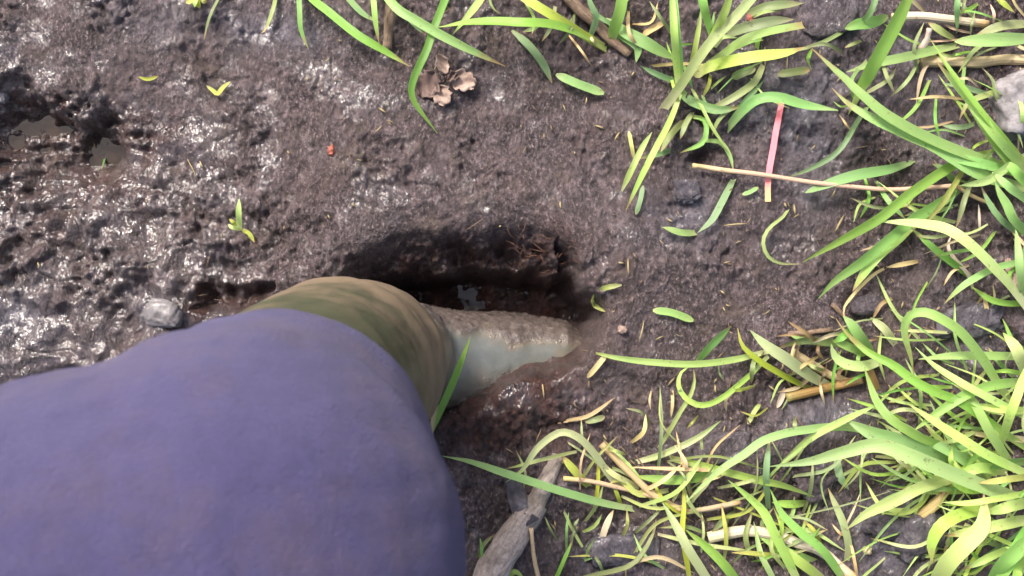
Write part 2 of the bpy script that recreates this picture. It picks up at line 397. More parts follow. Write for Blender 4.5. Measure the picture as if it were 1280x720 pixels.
# ------------------------------------------------------------------ object helpers
def link_mesh(name, verts, faces, m, parent=None, smooth=True, uvs=None):
    me = bpy.data.meshes.new(name); me.from_pydata([tuple(v) for v in verts], [], faces)
    if smooth: me.polygons.foreach_set('use_smooth', [True]*len(me.polygons))
    if uvs is not None:
        l = me.uv_layers.new(name='UVMap')
        for lp in me.loops: l.data[lp.index].uv = uvs[lp.vertex_index]
    me.materials.append(m)
    o = bpy.data.objects.new(name, me); COL.objects.link(o)
    if parent: o.parent = parent
    return o
def tag(o, label=None, cat=None, group=None, kind=None):
    for k, v in (('label', label), ('category', cat), ('group', group), ('kind', kind)):
        if v: o[k] = v
    return o
def empty(name, loc, label, cat, group=None):
    o = bpy.data.objects.new(name, None); o.empty_display_size = .02
    o.location = loc; COL.objects.link(o)
    return tag(o, label, cat, group)
def spline(pts, n):
    """Catmull-Rom through pts (Vectors), n samples"""
    p = [Vector(q) for q in pts]
    if len(p) == 2: return [p[0].lerp(p[1], i/(n-1)) for i in range(n)]
    seg = [(p[i+1]-p[i]).length for i in range(len(p)-1)]
    tot = sum(seg); out = []
    q = [p[0]*2-p[1]] + p + [p[-1]*2-p[-2]]
    for k in range(n):
        s = tot*k/(n-1); i = 0
        while i < len(seg)-1 and s > seg[i]: s -= seg[i]; i += 1
        t = min(1, s/max(seg[i], 1e-9))
        a, b, c, d = q[i:i+4]
        out.append(.5*((2*b) + (c-a)*t + (2*a-5*b+4*c-d)*t*t + (3*b-a-3*c+d)*t**3))
    return out

def blade_geo(pts, w, h=.02, tip=None, prof='t', fold=.22, roll=None, e0=-.002, za=None):
    """grass blade traced root -> tip; w px wide, h metres above the mud at its highest"""
    L = sum(math.dist(pts[i], pts[i+1]) for i in range(len(pts)-1))
    n = max(12, min(28, int(L/8)))
    if tip is None: tip = h*.75
    flat = spline([Vector((a, b, 0)) for a, b in pts], n)
    P3 = []
    for i, q in enumerate(flat):
        t = i/(n-1)
        rise = math.sin(min(1, t/.55)*math.pi/2)
        e = e0 + (h-e0)*rise if t < .55 else h + (tip-h)*((t-.55)/.45)**1.5
        P3.append(PG(q.x, q.y, e) if za is None else Vector(P(q.x, q.y, za[0]+(za[1]-za[0])*t)))
    # even out jumps where the mud below drops away
    for _ in range(3):
        zz = [v.z for v in P3]
        for i in range(1, n-1): P3[i].z = (zz[i-1]+2*zz[i]+zz[i+1])/4
    if roll is None: roll = random.uniform(-.45, .45)
    tw = random.uniform(-.5, .5)
    V_, F, UV = [], [], []
    zm = sum(v.z for v in P3)/n
    W = w*.84*K*(H-zm)/H*.5
    for i, c in enumerate(P3):
        t = i/(n-1)
        T = (P3[min(i+1, n-1)] - P3[max(i-1, 0)]).normalized()
        S = T.cross(Vector((0, 0, 1)))
        S = S.normalized() if S.length > 1e-4 else Vector((1, 0, 0))
        U_ = S.cross(T).normalized()
        a = roll + tw*t
        S2 = S*math.cos(a) + U_*math.sin(a); U2 = U_*math.cos(a) - S*math.sin(a)
        if prof == 't': k = (.72+.28*min(1, t/.25))*(1 if t < .55 else max(.06, 1-((t-.55)/.45)**2.3))
        elif prof == 'e': k = max(.3, min(1, (t/.14)**.5, ((1-t)/.14)**.5))
        elif prof == 'c': k = .9+.1*math.sin(t*math.pi)
        elif prof == 'b': k = max(.07, math.sin(math.pi*min(1, max(0, t)))**.45)
        elif prof == 'n': k = .3+.7*min(1, t/.22) if t < .6 else max(.08, 1-((t-.6)/.4)**2.4)
        else: k = 1
        wv = W*k/max(.75, math.cos(a))
        f = fold*wv
        V_ += [c - S2*wv + U2*f, c - S2*wv*.5 + U2*f*.35, c - U2*f*.1, c + S2*wv*.5 + U2*f*.35, c + S2*wv + U2*f]
        UV += [(0, t), (.25, t), (.5, t), (.75, t), (1, t)]
    for i in range(n-1):
        for j in range(4):
            a = i*5+j; F.append((a, a+1, a+6, a+5))
    return V_, F, UV
def blade(parent, root, spec):
    pts, w, c = spec[0], spec[1], spec[2]
    kw = spec[3] if len(spec) > 3 else {}
    v, f, uv = blade_geo(pts, w, **kw)
    return link_mesh('blade', [q-root for q in v], f, M[c], parent, True, uv)
LOOSE = []
def loose(name, spec, label, cat, group=None):
    kw = dict(h=.006, tip=.005, e0=.004, prof='e'); kw.update(spec[3] if len(spec) > 3 else {})
    v, f, uv = blade_geo(spec[0], spec[1], **kw)
    r = sum(v, Vector())/len(v)
    o = link_mesh(name, [q-r for q in v], f, M[spec[2]], None, True, uv); o.location = r
    return tag(o, label, cat, group)

def tube_geo(path, radii, seg=10, rough=0.0, seed=0):
    V_, F, UV = [], [], []
    n = len(path); ref = Vector((0, 0, 1))
    r0 = random.Random(seed); ph = [r0.uniform(0, 6.28) for _ in range(6)]
    for i, c in enumerate(path):
        T = (path[min(i+1, n-1)] - path[max(i-1, 0)]).normalized()
        S = T.cross(ref); S = S.normalized() if S.length > 1e-3 else Vector((1, 0, 0))
        U_ = S.cross(T)
        for j in range(seg):
            a = 2*math.pi*j/seg
            r = radii[i]*(1 + rough*(math.sin(3*a+ph[0]+i*.35) + .7*math.sin(5*a+ph[1]-i*.8) + .8*math.sin(i*.9+ph[2]))/2.2 + rough*r0.uniform(-.35, .35))
            V_.append(c + (S*math.cos(a) + U_*math.sin(a))*r); UV.append((j/seg, i/(n-1)))
    for i in range(n-1):
        for j in range(seg):
            a, b = i*seg+j, i*seg+(j+1) % seg
            F.append((a, b, b+seg, a+seg))
    F.append(tuple(range(seg-1, -1, -1))); F.append(tuple((n-1)*seg+j for j in range(seg)))
    return V_, F, UV
def stalk(name, pts, w, c, label, cat, e=.006, e1=None, taper=.7, rough=.12, group=None, w1=None, seed=1, parent=None, n=None):
    L = sum(math.dist(pts[i], pts[i+1]) for i in range(len(pts)-1))
    n = n or max(8, int(L/6))
    fl = spline([Vector((a, b, 0)) for a, b in pts], n)
    e1 = e if e1 is None else e1
    path = [PG(q.x, q.y, e+(e1-e)*i/(n-1)) for i, q in enumerate(fl)]
    for _ in range(4):
        zz = [v.z for v in path]
        for i in range(1, n-1): path[i].z = (zz[i-1]+2*zz[i]+zz[i+1])/4
    rr = [w*K*.5*(1+(taper-1)*i/(n-1)) for i in range(n)]
    v, f, uv = tube_geo(path, rr, 12, rough, seed)
    if parent:
        return link_mesh(name, [q-Vector(parent.location) for q in v], f, M[c], parent, True, uv)
    r = sum(v, Vector())/len(v)
    o = link_mesh(name, [q-r for q in v], f, M[c], None, True, uv); o.location = r
    return tag(o, label, cat, group)

def stone(name, px, py, rx, ry, hz, m, label, cat, seed, sink=.35, rough=.18, rot=0., group=None, flat=1.0):
    bm = bmesh.new(); bmesh.ops.create_icosphere(bm, subdivisions=4, radius=1)
    co = np.array([v.co[:] for v in bm.verts])
    d = 1 + rough*fbm(co[:,0]*1.1+co[:,2]*.7+seed, co[:,1]*1.1-co[:,2]*.5, seed, 4) + .55*rough*fbm(co[:,0]*3.+seed, co[:,1]*3.+co[:,2]*2, seed+5, 4, .6)
    e = .72                                                    # squarish rather than round
    co = np.sign(co)*np.abs(co)**e*d[:,None]
    ca, sa = math.cos(rot), math.sin(rot)
    x = co[:,0]*rx*K; y = co[:,1]*ry*K; z = co[:,2]*hz
    for i, v in enumerate(bm.verts): v.co = (x[i]*ca-y[i]*sa, x[i]*sa+y[i]*ca, z[i])
    me = bpy.data.meshes.new(name); bm.to_mesh(me); bm.free()
    me.polygons.foreach_set('use_smooth', [True]*len(me.polygons)); me.materials.append(M[m])
    o = bpy.data.objects.new(name, me); COL.objects.link(o)
    o.location = PG(px, py, hz*(1-2*sink))
    return tag(o, label, cat, group)

# ------------------------------------------------------------------ ground mesh
def build_ground():
    ny, nx = X.shape
    me = bpy.data.meshes.new('ground')
    co = np.stack([X, Y, Z], -1).reshape(-1, 3).astype(np.float32)
    idx = np.arange(nx*ny).reshape(ny, nx)
    q = np.stack([idx[:-1,:-1], idx[:-1,1:], idx[1:,1:], idx[1:,:-1]], -1).reshape(-1, 4).astype(np.int32)
    me.vertices.add(len(co)); me.vertices.foreach_set('co', co.ravel())
    me.loops.add(q.size); me.loops.foreach_set('vertex_index', q.ravel())
    me.polygons.add(len(q)); me.polygons.foreach_set('loop_start', np.arange(0, q.size, 4, dtype=np.int32))
    me.update(); me.validate()
    me.polygons.foreach_set('use_smooth', np.ones(len(q), dtype=bool))
    # what the soil is made of: r peat (plus painted shade in the boot hole), g grey clay, b wetness
    nz = fbm(X/.03, Y/.03, 501, 3)*.5
    nz2 = fbm(X/.07, Y/.07, 511, 3)*.5
    peat = np.maximum.reduce([
        np.where(V < 400, sstep(4, 55, SD_HOLE)*.85, sstep(-14, 18, SD_HOLE)*.95),  # brown peat walls; dark tone also paints the shade deep in the hole
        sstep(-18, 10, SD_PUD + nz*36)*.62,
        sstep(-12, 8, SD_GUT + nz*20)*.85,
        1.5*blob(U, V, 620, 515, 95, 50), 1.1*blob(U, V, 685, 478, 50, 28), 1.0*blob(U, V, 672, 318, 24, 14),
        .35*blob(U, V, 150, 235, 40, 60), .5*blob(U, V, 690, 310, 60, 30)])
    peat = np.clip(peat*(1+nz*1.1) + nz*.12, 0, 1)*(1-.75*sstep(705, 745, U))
    grey = np.maximum.reduce([
        blob(U, V, 1035, 20, 50, 36), .75*blob(U, V, 980, 150, 90, 80), .55*blob(U, V, 1130, 110, 90, 90),
        .8*blob(U, V, 900, 560, 50, 25), .8*blob(U, V, 770, 690, 70, 28), .7*blob(U, V, 1100, 670, 80, 60),
        .6*blob(U, V, 1020, 520, 70, 30), .6*blob(U, V, 880, 250, 60, 50), .7*blob(U, V, 200, 390, 40, 25),
        .55*blob(U, V, 20, 250, 50, 40), .5*blob(U, V, 20, 390, 60, 40), .6*blob(U, V, 300, 30, 160, 30), .5*blob(U, V, 1200, 430, 70, 60)])
    grey = np.clip(grey*(1+nz2*1.5) + nz2*.25, 0, 1)*(1-peat)
    wet = np.maximum.reduce([(.86*sstep(470, 200, U)*sstep(60, 190, V)), .30*sstep(-6, 10, SD_HOLE), sstep(-30, 5, SD_PUD), (.22+.12*sstep(700, 300, U))+0*U,
        .5*sstep(300, 60, U)])
    wet = np.clip(wet + nz2*.5 + .35*blob(U, V, 640, 500, 90, 40), 0, 1)
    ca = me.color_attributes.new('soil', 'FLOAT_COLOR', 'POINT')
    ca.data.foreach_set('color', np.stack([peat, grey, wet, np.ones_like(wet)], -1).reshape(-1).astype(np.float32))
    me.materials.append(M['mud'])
    o = bpy.data.objects.new('ground', me); COL.objects.link(o); o['kind'] = 'structure'
build_ground()

def water(poly, z, m, grow=1.0):
    c = np.mean(np.array(poly, float), 0)
    vs = [Vector(P(c[0]+(a-c[0])*grow, c[1]+(b-c[1])*grow, z)) for a, b in poly]
    o = link_mesh('water', vs, [tuple(range(len(vs)-1, -1, -1))], M[m], None, False)
    o['kind'] = 'structure'
    if o.data.polygons[0].normal.z < 0: o.data.flip_normals()
water([(-170,215),(-170,120),(0,118),(80,108),(130,112),(168,135),(176,190),(172,230),(120,250),(60,225)], WATER_PUD, 'brown_water')
water([(470,345),(520,330),(600,325),(680,345),(725,380),(735,420),(700,440),(560,440),(470,420)], WATER_HOLE, 'dark_water')

# ------------------------------------------------------------------ person
def remesh(name, shapes, voxel, smooth_it, m, parent):
    """shapes: list of (verts, faces) closed lofts -> one continuous skin"""
    V_, F = [], []
    for v, f in shapes:
        k = len(V_); V_ += list(v); F += [tuple(i+k for i in q) for q in f]
    me = bpy.data.meshes.new(name); me.from_pydata([tuple(q) for q in V_], [], F)
    o = bpy.data.objects.new(name, me); COL.objects.link(o)
    bm = bmesh.new(); bm.from_mesh(me); bmesh.ops.recalc_face_normals(bm, faces=bm.faces); bm.to_mesh(me); bm.free()
    r = o.modifiers.new('r', 'REMESH'); r.mode = 'VOXEL'; r.voxel_size = voxel
    s = o.modifiers.new('s', 'SMOOTH'); s.iterations = smooth_it; s.factor = .5
    dg = bpy.context.evaluated_depsgraph_get()
    nm = bpy.data.meshes.new_from_object(o.evaluated_get(dg))
    o.modifiers.clear(); o.data = nm; nm.name = name
    nm.polygons.foreach_set('use_smooth', [True]*len(nm.polygons))
    nm.materials.clear(); nm.materials.append(m); o.parent = parent
    return o
def loft(rings):
    n = len(rings[0]); V_ = [q for r in rings for q in r]; F = []
    for i in range(len(rings)-1):
        for j in range(n):
            a, b = i*n+j, i*n+(j+1) % n
            F.append((a, b, b+n, a+n))
    F.append(tuple(range(n-1, -1, -1))); F.append(tuple((len(rings)-1)*n+j for j in range(n)))
    return V_, F
def tube(pts, rads, seg=28, sub=14):
    sp = spline([Vector((*p,)) for p in pts], sub)
    rs = spline([Vector((r, 0, 0)) for r in rads], sub)
    # radius follows arc length only roughly, good enough for cloth
    rs = [np.interp(i/(sub-1), np.linspace(0, 1, len(rads)), rads) for i in range(sub)]
    rings = []
    for i, c in enumerate(sp):
        T = (sp[min(i+1, sub-1)]-sp[max(i-1, 0)]).normalized()
        S = T.cross(Vector((.13, 1, .21))).normalized(); U_ = S.cross(T)
        rings.append([c + (S*math.cos(2*math.pi*j/seg)+U_*math.sin(2*math.pi*j/seg))*rs[i] for j in range(seg)])
    return loft(rings)

def noise3(co, s, seed, oct=3):
    return (fbm(co[:,0]/s+co[:,2]/s*.6, co[:,1]/s-co[:,2]/s*.45, seed, oct) + fbm(co[:,0]/s-3.3, co[:,2]/s+co[:,1]/s*.3, seed+3, oct))*.5
def get_co(me):
    a = np.empty(len(me.vertices)*3, np.float32); me.vertices.foreach_get('co', a); return a.reshape(-1, 3).astype(float)
def get_no(me):
    a = np.empty(len(me.vertices)*3, np.float32); me.vertices.foreach_get('normal', a); return a.reshape(-1, 3).astype(float)

def make_boot(person, ox, oy, voxel):
    """wellington boot, toe towards +x; ox, oy moves it from the one stuck in the mud"""
    rings = []
    secs = [(-.185,.020,-.055,-.05),(-.178,.036,-.020,-.055),(-.150,.046,.0,-.058),(-.110,.048,.02,-.06),(-.075,.046,.022,-.062),(-.050,.043,.004,-.064),
            (-.025,.0425,-.014,-.0655),(.0,.043,-.027,-.066),(.025,.037,-.040,-.064),(.047,.030,-.046,-.060),(.063,.019,-.055,-.058),(.072,.008,-.066,-.057)]
    for x, hw, top, cy in secs:
        bot = -.130; r = []
        for j in range(28):
            a = 2*math.pi*j/28; c, s = math.cos(a), math.sin(a)
            yy = cy + hw*np.sign(c)*abs(c)**.8
            zz = (top+bot)/2 + (top-bot)/2*np.sign(s)*abs(s)**.75
            r.append(Vector((x+ox, yy+oy, zz)))
        rings.append(r)
    foot = loft(rings)
    rings = []
    for z, cx, cy, rx, ry in [(-.12,-.118,-.058,.050,.042),(-.03,-.112,-.058,.060,.048),(.02,-.110,-.058,.062,.054),(.06,-.114,-.058,.062,.059),(.10,-.119,-.060,.065,.064),
                              (.15,-.123,-.062,.068,.068),(.20,-.127,-.066,.0685,.0685),(.27,-.128,-.073,.067,.067),(.316,-.129,-.078,.066,.066),(.320,-.129,-.078,.0675,.0675),(.334,-.129,-.079,.0675,.0675),
                              (.336,-.129,-.079,.066,.066),(.335,-.129,-.079,.063,.063),(.30,-.128,-.077,.060,.060),(.24,-.126,-.072,.055,.055)]:
        rings.append([Vector((cx+ox+rx*math.cos(2*math.pi*j/36), cy+oy+ry*math.sin(2*math.pi*j/36), z)) for j in range(36)])
    o = remesh('boot', [foot, loft(rings)], voxel, 6, M['boot'], person)
    me = o.data; co = get_co(me); no = get_no(me)
    x, y, z = co[:,0]-ox, co[:,1]-oy, co[:,2]
    # creases across the instep and ankle, caked mud along the far side of the foot
    ank = np.exp(-((z-.045)/.05)**2)*sstep(-.13, -.06, x)
    d = .0042*np.exp(-((z-.082+.10*(y+.06))/.016)**2) - .0036*np.exp(-((z-.046+.10*(y+.06))/.013)**2) + .003*np.exp(-((z-.150-.12*(x+.12))/.014)**2) - .003*np.exp(-((z-.122-.12*(x+.12))/.010)**2) + ank*.0016*np.sin(z*150 + 3*noise3(co, .05, 700)) + .0012*noise3(co, .04, 705)
    py = 360 - y/(K*(H-z)/H); px = 640 + x/(K*(H-z)/H)
    footm = sstep(.10, .02, z)*sstep(-.085, -.035, x)
    edge = 410 + .13*(px-560) + 16*noise3(co, .03, 711)
    thick = sstep(16, -14, py-edge)*sstep(.06, .01, z)
    thick = np.maximum(thick, sstep(.060, .071, x + .004*noise3(co, .01, 733)))
    thick = np.maximum(thick, .85*sstep(.0, -.03, z + .012*noise3(co, .02, 721))*sstep(-.06, -.08, y))
    mud = np.clip(.88 + .4*noise3(co, .05, 741) - .58*footm - .55*sstep(.14, .26, z + .05*noise3(co, .05, 743)), 0, 1)
    mud = np.maximum(mud, .7*sstep(26, -6, py-edge)*footm)
    mud = np.maximum(mud, .8*thick)
    d = d + thick*(.0012 + .0016*noise3(co, .03, 751) + .0022*noise3(co, .007, 755, 3))
    co = co + no*d[:,None]
    me.vertices.foreach_set('co', co.astype(np.float32).ravel()); me.update()
    ca = me.color_attributes.new('soil', 'FLOAT_COLOR', 'POINT')
    ca.data.foreach_set('color', np.stack([mud, footm, thick, np.ones_like(mud)], -1).reshape(-1).astype(np.float32))
    return o

KNEE = (-.1215, -.1205, .455)
def make_person():
    r = empty('person', (0, 0, 0), 'person in blue violet trousers with one rubber boot sunk in a muddy hole', 'person')
    kx, ky, kz = KNEE
    shank = tube([(-.126,-.070,.20),(-.128,-.080,.30),(kx,ky+.028,kz-.085),(kx,ky,kz)], [.052,.0605,.085,.100])
    thigh = tube([(kx+.004,ky-.004,kz),(kx-.07,ky-.019,kz+.018),(-.33,-.185,.53),(-.52,-.25,.60)], [.102,.102,.112,.125])
    bm = bmesh.new(); bmesh.ops.create_uvsphere(bm, u_segments=32, v_segments=20, radius=1)
    knee = ([Vector((v.co.x*.104+kx, v.co.y*.104+ky, v.co.z*.098+kz)) for v in bm.verts], [tuple(v.index for v in f.verts) for f in bm.faces]); bm.free()
    # the other leg stands behind, outside the picture
    thigh2 = tube([(-.52,-.44,.60),(-.36,-.50,.52),(-.26,-.54,.45)], [.125,.108,.098])
    shank2 = tube([(-.26,-.54,.45),(-.27,-.53,.36),(-.284,-.529,.24)], [.098,.088,.062])
    hips = tube([(-.50,-.20,.60),(-.53,-.345,.61),(-.50,-.49,.60)], [.118,.132,.118])
    waist = tube([(-.53,-.345,.58),(-.60,-.345,.68),(-.63,-.345,.74)], [.13,.145,.14])
    o = remesh('trousers', [shank, thigh, knee, thigh2, shank2, hips, waist], .004, 10, M['cloth'], r)
    me = o.data; co = get_co(me); no = get_no(me)
    d = .003*noise3(co, .10, 801, 2) + .0012*noise3(co, .03, 811)
    # soft pull folds running from the kneecap
    a = np.arctan2(co[:,1]-ky, co[:,0]-kx)
    rad = np.hypot(co[:,0]-kx, co[:,1]-ky)
    q = fbm((co[:,0]-.6*co[:,1])/.09, (co[:,1]+.5*co[:,0]+co[:,2])/.028, 821, 3)
    d = d + .0007*np.clip(q, -.35, .6)*sstep(.02, .09, rad) - .0005*sstep(.10, .0, np.abs(fbm(co[:,0]/.12+co[:,2]/.2, co[:,1]/.07, 833, 2)))*sstep(.03, .09, rad)
    co = co + no*d[:,None]
    me.vertices.foreach_set('co', co.astype(np.float32).ravel()); me.update()
    make_boot(r, 0, 0, .0026)
    b = make_boot(r, -.17, -.46, .005)
    b.location.z = .128
    return r
make_person()

# ------------------------------------------------------------------ grass tufts
def tuft(label, root, blades, extra=(), group='tufts of grass around the bare mud'):
    r = PG(*root, 0)
    e = empty('grass_tuft', r, label, 'grass')
    e['group'] = group
    for s in blades: blade(e, r, s)
    for (n, cx, cy, sx, sy, lo, hi_, a0, da, cols) in extra:
        for _ in range(n):
            x, y = random.gauss(cx, sx), random.gauss(cy, sy)
            a = a0 + random.gauss(0, da); l = random.uniform(lo, hi_); b = random.gauss(0, .45)
            pts = [(x, y), (x+l*.5*math.cos(a), y+l*.5*math.sin(a)), (x+l*.5*math.cos(a)+l*.5*math.cos(a+b), y+l*.5*math.sin(a)+l*.5*math.sin(a+b))]
            hh = random.uniform(.006, .03)
            blade(e, r, (pts, random.uniform(2.5, 6.5), random.choice(cols), dict(h=hh, tip=hh*random.uniform(.2, .9))))
    return e
hi = lambda h, **k: dict(h=h, **k)

tuft('long green blades lying across the mud at the top left of the grass', (480, -60), [
 ([(372,-40),(374,0),(376,35),(381,50),(386,62)], 8, 'g', hi(.015)),
 ([(360,-30),(392,0),(410,14),(445,42),(480,63),(512,83)], 12, 'g', hi(.02, prof='n')),
 ([(415,-40),(432,-8),(440,3),(455,18),(475,28)], 9, 'b', hi(.012)),
 ([(462,-50),(467,0),(470,30),(474,55)], 9, 'g', hi(.028)),
 ([(450,-60),(490,3),(520,25),(560,48),(600,68),(632,83)], 13, 'g', hi(.034)),
 ([(495,5),(515,28),(532,44)], 5, 'b', hi(.012)),
 ([(285,-20),(272,0),(262,20),(255,50)], 4, 'd', hi(.008)),
 ([(348,-20),(342,10),(333,35),(326,42)], 7, 'd', hi(.008)),
])
tuft('blade bent at its tip crossing a second blade above the dead leaves', (585, -60), [
 ([(580,-60),(556,0),(543,32),(534,60),(522,86),(514,108),(516,124),(526,140),(547,167)], 11, 'g', hi(.03, tip=.006)),
 ([(640,-60),(600,0),(585,20),(566,43)], 11, 'l', hi(.034)),
 ([(608,-30),(612,0),(618,12),(626,18)], 4, 'd', hi(.01)),
 ([(548,-50),(530,-20),(505,-5)], 6, 'g', hi(.01)),
])
tuft('yellow topped shoot with a wide blade lying level beside the brown twig', (770, 62), [
 ([(758,62),(730,44),(690,31),(640,28),(590,28),(548,34)], 15, 'g', hi(.042, tip=.03)),
 ([(758,61),(732,46),(700,25),(660,0),(630,-25)], 14, 'y', hi(.03, prof='c')),
 ([(735,52),(745,22),(738,5),(733,-15)], 9, 'b', hi(.02)),
 ([(762,58),(768,36),(776,10),(780,-30)], 17, 'g', hi(.03, prof='n')),
 ([(755,22),(778,38),(805,52),(842,73)], 18, 'g', hi(.022, prof='b')),
 ([(768,40),(788,50),(798,60),(795,78)], 12, 'g', hi(.018)),
 ([(735,10),(755,25),(775,35)], 7, 'b', hi(.02)),
], [(10, 730, 20, 40, 18, 20, 60, 1.6, .9, 'gds')])
tuft('clump with a thick pale leaning stem and long blades left of the red leaf', (848, 112), [
 ([(828,138),(850,108),(875,70),(895,45),(920,20),(955,-20)], 15, 'p', hi(.045, prof='c', tip=.05)),
 ([(880,64),(892,42),(904,18),(918,-20)], 13, 'l', hi(.055)),
 ([(848,115),(845,75),(842,30),(838,-30)], 12, 'l', hi(.05)),
 ([(851,110),(850,70),(846,30),(842,-30)], 9, 'g', hi(.045)),
 ([(890,55),(884,25),(877,-5),(872,-30)], 14, 'g', hi(.05, prof='c')),
 ([(858,105),(868,65),(874,30),(876,10)], 8, 'l', hi(.035)),
 ([(852,112),(838,150),(820,185),(800,225),(782,264)], 9, 'l', hi(.04, tip=.012)),
 ([(868,96),(886,84),(932,73),(979,67),(1006,59)], 18, 'l', hi(.032, tip=.03)),
 ([(882,84),(905,68),(930,50),(960,40),(1004,32)], 13, 'l', hi(.024, prof='c')),
 ([(905,45),(925,36),(960,27),(992,24)], 15, 'd', hi(.014)),
 ([(930,20),(960,8),(1004,4)], 13, 'd', hi(.012)),
 ([(955,78),(945,100),(930,113),(905,128),(882,137)], 11, 'd', hi(.016)),
 ([(850,110),(858,122),(875,131),(897,137),(925,134)], 13, 'b', hi(.014)),
 ([(862,104),(885,150),(900,175),(912,192)], 6, 'l', hi(.02)),
 ([(862,112),(840,100),(820,92),(800,82)], 8, 'b', hi(.008)),
 ([(888,92),(886,105),(878,122)], 6, 'y', hi(.015)),
], [(16, 880, 70, 45, 35, 25, 80, -.6, 1.0, 'gdls')])
tuft('low curled leaves round the small worm hole below the pale stem', (866, 150), [
 ([(860,145),(880,150),(883,165),(876,180),(850,191)], 8, 'g', hi(.014)),
 ([(876,176),(900,178),(912,195),(917,214)], 7, 'g', hi(.012)),
 ([(866,140),(857,155),(850,174)], 8, 'd', hi(.01)),
 ([(845,186),(820,193),(800,198)], 8, 'b', hi(.008)),
 ([(918,222),(904,250),(890,275),(872,291)], 10, 'b', hi(.01)),
 ([(872,291),(852,291),(828,284)], 10, 'g', hi(.008)),
 ([(855,150),(838,170),(826,190)], 9, 'd', hi(.014)),
 ([(925,128),(900,148),(890,170)], 6, 'd', hi(.01)),
])
tuft('arched broad leaf just above the red leaf', (915, 155), [
 ([(905,165),(930,136),(950,123),(975,122),(1005,131),(1048,138)], 15, 'g', hi(.026)),
 ([(908,160),(930,128),(945,112),(955,100)], 8, 'b', hi(.012)),
 ([(988,256),(980,270),(962,285),(954,302),(960,320),(976,329),(1002,330)], 5, 'd', hi(.012)),
])
tuft('wide blade slanting up to the frame from crossed blades at the upper right', (1062, 138), [
 ([(1062,142),(1072,118),(1085,92),(1103,58),(1122,22),(1148,-30)], 23, 'g', hi(.06, prof='n', tip=.065)),
 ([(1290,216),(1240,203),(1195,188),(1150,168),(1105,142),(1070,112),(1040,84),(1015,61)], 17, 'g', hi(.05)),
 ([(1290,238),(1225,218),(1165,182),(1120,162),(1085,145),(1060,130),(1040,110)], 18, 'g', hi(.044)),
 ([(1086,130),(1070,155),(1055,180),(1038,197),(1010,212),(984,222)], 8, 'b', hi(.022, tip=.006)),
 ([(1200,56),(1160,65),(1130,72),(1095,79),(1058,90)], 14, 'g', hi(.02)),
 ([(1062,34),(1074,30),(1090,12),(1100,-25)], 9, 'b', hi(.03, prof='c')),
 ([(1112,20),(1092,27),(1072,30),(1056,36)], 17, 'g', hi(.02, prof='b')),
 ([(1066,32),(1030,52),(1000,62),(990,66)], 6, 'd', hi(.014)),
 ([(1080,118),(1110,100),(1120,85)], 6, 'd', hi(.012)),
], [(14, 1080, 80, 60, 35, 20, 80, 2.9, 1.0, 'gdsd')])
tuft('pair of narrow parallel blades rising to the upper right from the right edge', (1292, 230), [
 ([(1295,228),(1265,194),(1240,164),(1215,130),(1190,100),(1169,74)], 13, 'g', hi(.05)),
 ([(1290,215),(1262,180),(1232,146),(1210,118),(1185,84),(1162,48)], 10, 'g', hi(.056)),
 ([(1285,235),(1252,192),(1232,165),(1210,134)], 11, 'g', hi(.035)),
 ([(1290,222),(1240,208),(1195,197),(1160,181),(1130,160)], 15, 'g', hi(.035)),
 ([(1220,154),(1200,159),(1178,157)], 8, 'b', hi(.01)),
 ([(1285,105),(1262,111),(1235,118),(1210,129),(1199,150)], 9, 'd', hi(.02)),
 ([(1275,140),(1255,131),(1244,118),(1240,100),(1228,85)], 8, 'd', hi(.02)),
 ([(1245,122),(1210,110),(1178,104)], 8, 'b', hi(.014)),
 ([(1290,240),(1270,215),(1255,200)], 16, 'g', hi(.03)),
 ([(1290,190),(1265,205),(1235,225),(1200,232)], 13, 'l', hi(.034)),
], [(16, 1240, 160, 35, 45, 30, 90, 3.4, .9, 'gdls')])
tuft('fan of blades pointing to the lower left from the right edge under the long stalk', (1225, 205), [
 ([(1145,201),(1110,212),(1075,218),(1040,228),(1006,241)], 16, 'g', hi(.02, prof='b')),
 ([(1245,190),(1197,203),(1140,240),(1100,272),(1055,298),(1003,328)], 16, 'g', hi(.045, tip=.012)),
 ([(1215,225),(1180,250),(1140,275),(1110,300),(1080,325),(1045,350),(1023,373)], 17, 'g', hi(.035, prof='n', tip=.01)),
 ([(1145,280),(1110,310),(1085,335),(1066,364)], 13, 'g', hi(.024)),
 ([(1290,395),(1258,352),(1232,325),(1205,300),(1180,286),(1150,280),(1125,278),(1098,277)], 18, 'l', hi(.05, tip=.04)),
 ([(1210,200),(1196,226),(1180,251),(1156,280)], 10, 'y', hi(.04)),
 ([(1218,215),(1206,250),(1195,285)], 9, 'd', hi(.036)),
 ([(1218,350),(1188,326),(1162,306),(1138,284)], 10, 'g', hi(.018)),
 ([(1094,226),(1110,250),(1132,274)], 8, 'g', hi(.026)),
 ([(1200,235),(1180,212),(1165,205)], 9, 'b', hi(.01)),
 ([(1110,333),(1090,345),(1066,369),(1055,385),(1056,400)], 5, 's', hi(.012)),
 ([(1150,326),(1130,330),(1108,334)], 7, 's', hi(.01)),
 ([(1216,362),(1212,346),(1203,334),(1190,319),(1185,305),(1191,292)], 6, 'w', hi(.012)),
], [(16, 1180, 260, 50, 35, 30, 90, 2.6, .9, 'gdls')])
